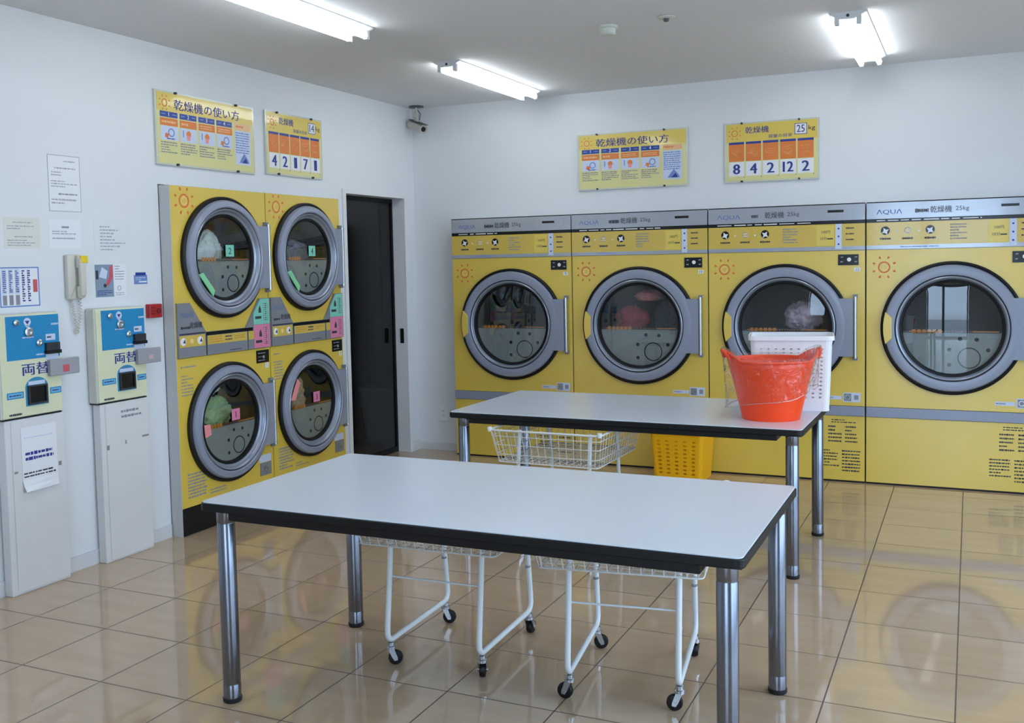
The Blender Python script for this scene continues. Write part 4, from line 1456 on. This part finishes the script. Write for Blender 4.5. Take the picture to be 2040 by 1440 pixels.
table('front white table with black edge, nothing on it', (2.567, -3.867, 0), 1.815, 0.895, math.radians(0.1))
table('white table further back, carrying the red bucket and white basket', (2.421, -1.835, 0), 1.815, 0.905, math.radians(-0.6))


# ------------------------------------------------------------------ laundry carts
def cart(label, loc, rz, swivel, lx=0.185):
    r = thing('laundry_cart', label, 'laundry cart', loc, rz, 'white wire laundry carts')
    zr, zb = 0.632, 0.465
    hx, hy, bx, by = 0.300, 0.330, 0.272, 0.292
    b = MB()
    rim = [(x, y, zr) for x, y in rounded_rect(hx, hy, 0.02, 3)]
    b.tube(rim, 0.0055, M_WIRE, 8, True)
    for zz in (0.18, 0.45, 0.75, 1.0):
        q = 1 - zz
        rx, ry = bx + (hx - bx) * q, by + (hy - by) * q
        b.tube([(x, y, zb + (zr - zb) * q) for x, y in rounded_rect(rx, ry, 0.018, 2)], 0.0022 if zz < 1 else 0.003, M_WIRE, 5, True)
    nx, ny = 15, 17
    for k in range(nx):
        u = -0.94 + 1.88 * k / (nx - 1)
        b.tube([(u * hx, -hy, zr), (u * bx, -by, zb), (u * bx, by, zb), (u * hx, hy, zr)], 0.0019, M_WIRE, 5)
    for k in range(ny):
        u = -0.94 + 1.88 * k / (ny - 1)
        b.tube([(-hx, u * hy, zr), (-bx, u * by, zb), (bx, u * by, zb), (hx, u * hy, zr)], 0.0019, M_WIRE, 5)
    bk = b.build('basket', r, smooth=60)
    for sx in (-1, 1):
        for sy in (-1, 1):
            MB().lathe([(0.0, -0.013), (0.011, -0.011), (0.013, 0.0), (0.011, 0.011), (0.0, 0.013)], M_WIRE, (sx * (hx - 0.004), sy * (hy - 0.004), zr + 0.004), axis='z', n=14).build('corner_cap', bk, smooth=60)
    zf = 0.092
    for sx in (-1, 1):
        x = sx * lx
        pts = [(x, -0.185, zr - 0.015), (x, -0.246, zf + 0.06)]
        for k in range(1, 6):
            a = k / 6 * PI / 2
            pts.append((x, -0.249 + 0.035 * (1 - math.cos(a)) * 1.0, zf + 0.04 - 0.04 * math.sin(a)))
        pts += [(x, -0.208, zf), (x, 0.208, zf)]
        for k in range(5, 0, -1):
            a = k / 6 * PI / 2
            pts.append((x, 0.249 - 0.035 * (1 - math.cos(a)), zf + 0.04 - 0.04 * math.sin(a)))
        pts += [(x, 0.246, zf + 0.06), (x, 0.185, zr - 0.015)]
        b = MB()
        b.tube(pts, 0.0105, M_TUBEW, 12)
        sf = b.build('side_frame', r, smooth=60)
        b = MB()
        for yy, zz in ((-0.222, 0.275), (0.222, 0.275)):
            b.tube([(x, yy * 1.004, zz - 0.003), (x, yy, zz + 0.003)], 0.0112, M_INKG, 12)
        b.build('joint_ring', sf)
    MB().tube([(-lx, -0.217, 0.33), (lx, -0.217, 0.33)], 0.004, M_TUBEW, 8).build('cross_rod', r)
    k = 0
    for sx in (-1, 1):
        for sy in (-1, 1):
            c = MB()
            c.lathe([(0.0, 0.084), (0.013, 0.084), (0.013, 0.072), (0.018, 0.070), (0.018, 0.060), (0.0, 0.060)], M_CHROME, axis='z', n=16)
            for q in (-1, 1):
                c.prism([(-0.010, 0.062), (0.012, 0.062), (0.024, 0.030), (0.024, 0.020), (0.012, 0.018), (0.004, 0.030)], q * 0.016 - 0.0015, q * 0.016 + 0.0015, M_CHROME)
            c.tube([(0.016, -0.019, 0.027), (0.016, 0.019, 0.027)], 0.005, M_CHROME, 8)
            co = c.build('caster', r, smooth=35, loc=(sx * lx, sy * 0.226, 0))
            co.rotation_euler = (0, 0, swivel[k])
            MB().lathe([(0.0, -0.011), (0.016, -0.012), (0.025, -0.010), (0.027, -0.005), (0.027, 0.005), (0.025, 0.010), (0.016, 0.012), (0.0, 0.011)], M_BLK, (0.016, 0, 0.027), axis='y', n=28).build('wheel', co, smooth=40)
            k += 1
    return r


cart('white wire laundry cart under the front table, left one', (2.240, -3.545, 0), math.radians(2.0), (0.5, 0.3, 1.9, 1.5))
cart('white wire laundry cart under the front table, right one', (2.932, -3.550, 0), math.radians(8.0), (3.0, 0.4, 3.2, 1.9))
cart('white wire laundry cart under the far table', (2.095, -2.04, 0), math.radians(-1.0), (1.0, 0.4, 2.2, 2.8), 0.195)


# ------------------------------------------------------------------ baskets, bucket and bag
def lerp(a, b, t):
    return a + (b - a) * t


def basket(name, label, loc, rz, top, bot, Hh, m, ncol, rows, hw, hh, lip, r_c, cat='laundry basket'):
    """tapering rounded-box basket with real slots through its walls; top/bot are half sizes"""
    root = thing(name, label, cat, loc, rz)
    # parameter positions round the perimeter
    nxs, nys = ncol
    segs = []
    def side(n):
        out = [0.0]
        for k in range(n):
            c = (k + 0.5) / n
            out += [c - hw / 2 / n, c + hw / 2 / n]
        out.append(1.0)
        return out
    def ringpts(hx, hy):
        P, hol = [], []
        corners = [((hx, -hy), (hx, hy), nys), ((hx, hy), (-hx, hy), nxs), ((-hx, hy), (-hx, -hy), nys), ((-hx, -hy), (hx, -hy), nxs)]
        for (a, b_, n) in corners:
            dx, dy = b_[0] - a[0], b_[1] - a[1]
            L_ = math.hypot(dx, dy)
            ux, uy = dx / L_, dy / L_
            A = (a[0] + ux * r_c, a[1] + uy * r_c)
            Lf = L_ - 2 * r_c
            s = side(n)
            for k, q in enumerate(s):
                P.append((A[0] + ux * Lf * q, A[1] + uy * Lf * q))
                hol.append(k % 2 == 1 and k < len(s) - 1)
            # corner arc (centre inside)
            e = (b_[0] - ux * r_c, b_[1] - uy * r_c)
            nxv, nyv = -uy, ux
            cc_ = (e[0] + nxv * r_c, e[1] + nyv * r_c)
            for k in range(1, 4):
                t = k / 4 * PI / 2
                P.append((cc_[0] - nxv * r_c * math.cos(t) + ux * r_c * math.sin(t), cc_[1] - nyv * r_c * math.cos(t) + uy * r_c * math.sin(t)))
                hol.append(False)
        return P, hol
    zs = [0.0]
    nr, z_lo, z_hi = rows
    hz = []
    for k in range(nr):
        c = lerp(z_lo, z_hi, (k + 0.5) / nr)
        w2 = hh * (z_hi - z_lo) / nr / 2
        zs += [c - w2, c + w2]
        hz.append(2 * k + 1)
    zs.append(1.0)
    vs, fs = [], []
    N = None
    for z in zs:
        P, hol = ringpts(lerp(bot[0], top[0], z), lerp(bot[1], top[1], z))
        N = len(P)
        vs += [(x, y, z * Hh) for x, y in P]
    for i in range(len(zs) - 1):
        for j in range(N):
            if hol[j] and i in hz:
                continue
            k = (j + 1) % N
            fs.append((i * N + j, i * N + k, (i + 1) * N + k, (i + 1) * N + j))
    fs.append(tuple(range(N - 1, -1, -1)))
    b = MB()
    b.add(vs, fs, m)
    o = b.build('body', root)
    so = o.modifiers.new('wall', 'SOLIDIFY')
    so.thickness = 0.004
    so.offset = -1
    P, _ = ringpts(top[0] + 0.003, top[1] + 0.003)
    b = MB()
    n = len(P)
    prof = [(0.0, 0.0), (lip, 0.0), (lip, -0.022), (lip - 0.004, -0.022), (lip - 0.004, -0.004), (0.0, -0.004)]
    vs, fs = [], []
    for x, y in P:
        l_ = math.hypot(x / top[0], y / top[1])
        sx = x + (lip if False else 0)
        for o_, z in prof:
            fx = x + o_ * (1 if x > top[0] * 0.9 else (-1 if x < -top[0] * 0.9 else 0))
            fy = y + o_ * (1 if y > top[1] * 0.9 else (-1 if y < -top[1] * 0.9 else 0))
            vs.append((fx, fy, Hh + z + 0.004))
    kk = len(prof)
    for i in range(n):
        j = (i + 1) % n
        for q in range(kk):
            p = (q + 1) % kk
            fs.append((i * kk + q, i * kk + p, j * kk + p, j * kk + q))
    b.add(vs, fs, m)
    b.build('rim', root, smooth=50)
    return root


basket('laundry_basket', 'yellow plastic laundry basket on the floor under the far table', (2.235, -0.30, 0), math.radians(-3), (0.185, 0.150), (0.165, 0.125), 0.33, M_YBASK, (5, 0), (9, 0.10, 0.84), 0.40, 0.40, 0.006, 0.028)
basket('laundry_basket', 'white plastic laundry basket on the far table behind the red bucket', (3.165, -1.62, 0.7005), math.radians(9), (0.200, 0.135), (0.184, 0.120), 0.375, M_WBASK, (9, 4), (13, 0.16, 0.86), 0.34, 0.40, 0.007, 0.03)

# flexible tub with two raised lugs
bu = thing('bucket', 'orange-red flexible tub on the far table with a clear bag over it', 'bucket', (3.128, -1.985, 0.7005), math.radians(24))
NB = 72


def tub_r(a, t, off=0.0):
    rb, rt = 0.137, 0.196
    r = lerp(rb, rt, t ** 1.05)
    ex = 1.0 + 0.06 * t
    return (r + off) * ex * math.cos(a), (r + off) * (1.0 - 0.03 * t) * math.sin(a)


def lug(a):
    c = abs(math.cos(a))
    return max(0.0, (c - 0.80) / 0.20) ** 0.9


vs, fs = [], []
rows_ = [0.0, 0.03, 0.15, 0.35, 0.55, 0.75, 0.9, 1.0]
for t in rows_:
    for k in range(NB):
        a = 2 * PI * k / NB
        x, y = tub_r(a, t, 0.010 * lug(a) * t ** 3)
        z = t * (0.283 + 0.045 * lug(a) * t ** 2)
        vs.append((x, y, z))
for i in range(len(rows_) - 1):
    for k in range(NB):
        l = (k + 1) % NB
        a = 2 * PI * (k + 0.5) / NB
        fs.append((i * NB + k, i * NB + l, (i + 1) * NB + l, (i + 1) * NB + k))
fs.append(tuple(range(NB - 1, -1, -1)))
b = MB()
b.add(vs, fs, M_BUCK)
ob = b.build('tub', bu, smooth=60)
so = ob.modifiers.new('wall', 'SOLIDIFY')
so.thickness = 0.005
so.offset = -1
b = MB()
pts = []
for k in range(NB):
    a = 2 * PI * k / NB
    x, y = tub_r(a, 1.0, 0.010 * lug(a) + 0.001)
    pts.append((x, y, 0.283 + 0.045 * lug(a)))
b.tube(pts, 0.006, M_BUCK, 8, True)
b.build('rolled_rim', bu, smooth=60)
# grip loops at the two lugs
for sg in (0, PI):
    b = MB()
    g = []
    for k in range(13):
        u = -1 + 2 * k / 12
        a = sg + u * 0.36
        x, y = tub_r(a, 1.0, 0.014 + 0.012 * (1 - u * u))
        g.append((x, y, 0.292 + 0.042 * (1 - u * u)))
    b.tube(g, 0.007, M_BUCK, 8)
    b.build('grip', bu, smooth=60)

# clear plastic bag pulled over the tub
bag = thing('plastic_bag', 'clear plastic bag draped over the orange-red tub', 'plastic bag', (3.128, -1.985, 0.7005), 0)
vs, fs = [], []
NB2, NR = 140, 40
for i in range(NR):
    t = i / (NR - 1)
    for k in range(NB2):
        a = 2 * PI * k / NB2
        al_ = a - math.radians(24)
        lg = lug(al_)
        hem = 0.105 + 0.042 * math.cos(a - 0.43) + 0.010 * math.sin(3 * a + 1)
        if t < 0.22:                                   # inside the mouth, up to the rim
            u = t / 0.22
            z = lerp(0.20, 0.303 + 0.052 * lg, u)
            tt = min(1.0, z / 0.283)
            x, y = tub_r(al_, tt, lerp(-0.034, 0.004, u))
            amp = 0.006
        else:
            u = (t - 0.22) / 0.78
            z = lerp(0.303 + 0.052 * lg, hem, u)
            tt = min(1.0, max(0.0, z / 0.283))
            flare = 0.022 + 0.020 * lg
            x, y = tub_r(al_, tt, lerp(0.012 + 0.012 * lg, flare, u ** 0.7))
            # the film hangs straighter than the tub at the lugs
            x1, y1 = tub_r(al_, 1.0, 0.010)
            h_ = 0.85 * lg * min(1, u * 3)
            x, y = lerp(x, x1, h_), lerp(y, y1, h_)
            amp = 0.0065
        ca, sa = math.cos(math.radians(24)), math.sin(math.radians(24))
        x, y = x * ca - y * sa, x * sa + y * ca
        nz = noise.noise(Vector((x * 16, y * 16, z * 9))) + 0.6 * noise.noise(Vector((x * 40 + z * 12, y * 40, z * 22)))
        d_ = math.hypot(x, y)
        f_ = 1 + (abs(nz) if t >= 0.2 else -abs(nz)) * amp / d_
        vs.append((x * f_, y * f_, z + 0.004 * nz))
for i in range(NR - 1):
    for k in range(NB2):
        l = (k + 1) % NB2
        fs.append((i * NB2 + k, i * NB2 + l, (i + 1) * NB2 + l, (i + 1) * NB2 + k))
MB().add(vs, fs, M_FILM).build('film', bag, smooth=80)
MB().tube(vs[-NB2:], 0.0022, M_HEM, 6, True).build('hem', bag, smooth=60)

# ------------------------------------------------------------------ things in the dark store room
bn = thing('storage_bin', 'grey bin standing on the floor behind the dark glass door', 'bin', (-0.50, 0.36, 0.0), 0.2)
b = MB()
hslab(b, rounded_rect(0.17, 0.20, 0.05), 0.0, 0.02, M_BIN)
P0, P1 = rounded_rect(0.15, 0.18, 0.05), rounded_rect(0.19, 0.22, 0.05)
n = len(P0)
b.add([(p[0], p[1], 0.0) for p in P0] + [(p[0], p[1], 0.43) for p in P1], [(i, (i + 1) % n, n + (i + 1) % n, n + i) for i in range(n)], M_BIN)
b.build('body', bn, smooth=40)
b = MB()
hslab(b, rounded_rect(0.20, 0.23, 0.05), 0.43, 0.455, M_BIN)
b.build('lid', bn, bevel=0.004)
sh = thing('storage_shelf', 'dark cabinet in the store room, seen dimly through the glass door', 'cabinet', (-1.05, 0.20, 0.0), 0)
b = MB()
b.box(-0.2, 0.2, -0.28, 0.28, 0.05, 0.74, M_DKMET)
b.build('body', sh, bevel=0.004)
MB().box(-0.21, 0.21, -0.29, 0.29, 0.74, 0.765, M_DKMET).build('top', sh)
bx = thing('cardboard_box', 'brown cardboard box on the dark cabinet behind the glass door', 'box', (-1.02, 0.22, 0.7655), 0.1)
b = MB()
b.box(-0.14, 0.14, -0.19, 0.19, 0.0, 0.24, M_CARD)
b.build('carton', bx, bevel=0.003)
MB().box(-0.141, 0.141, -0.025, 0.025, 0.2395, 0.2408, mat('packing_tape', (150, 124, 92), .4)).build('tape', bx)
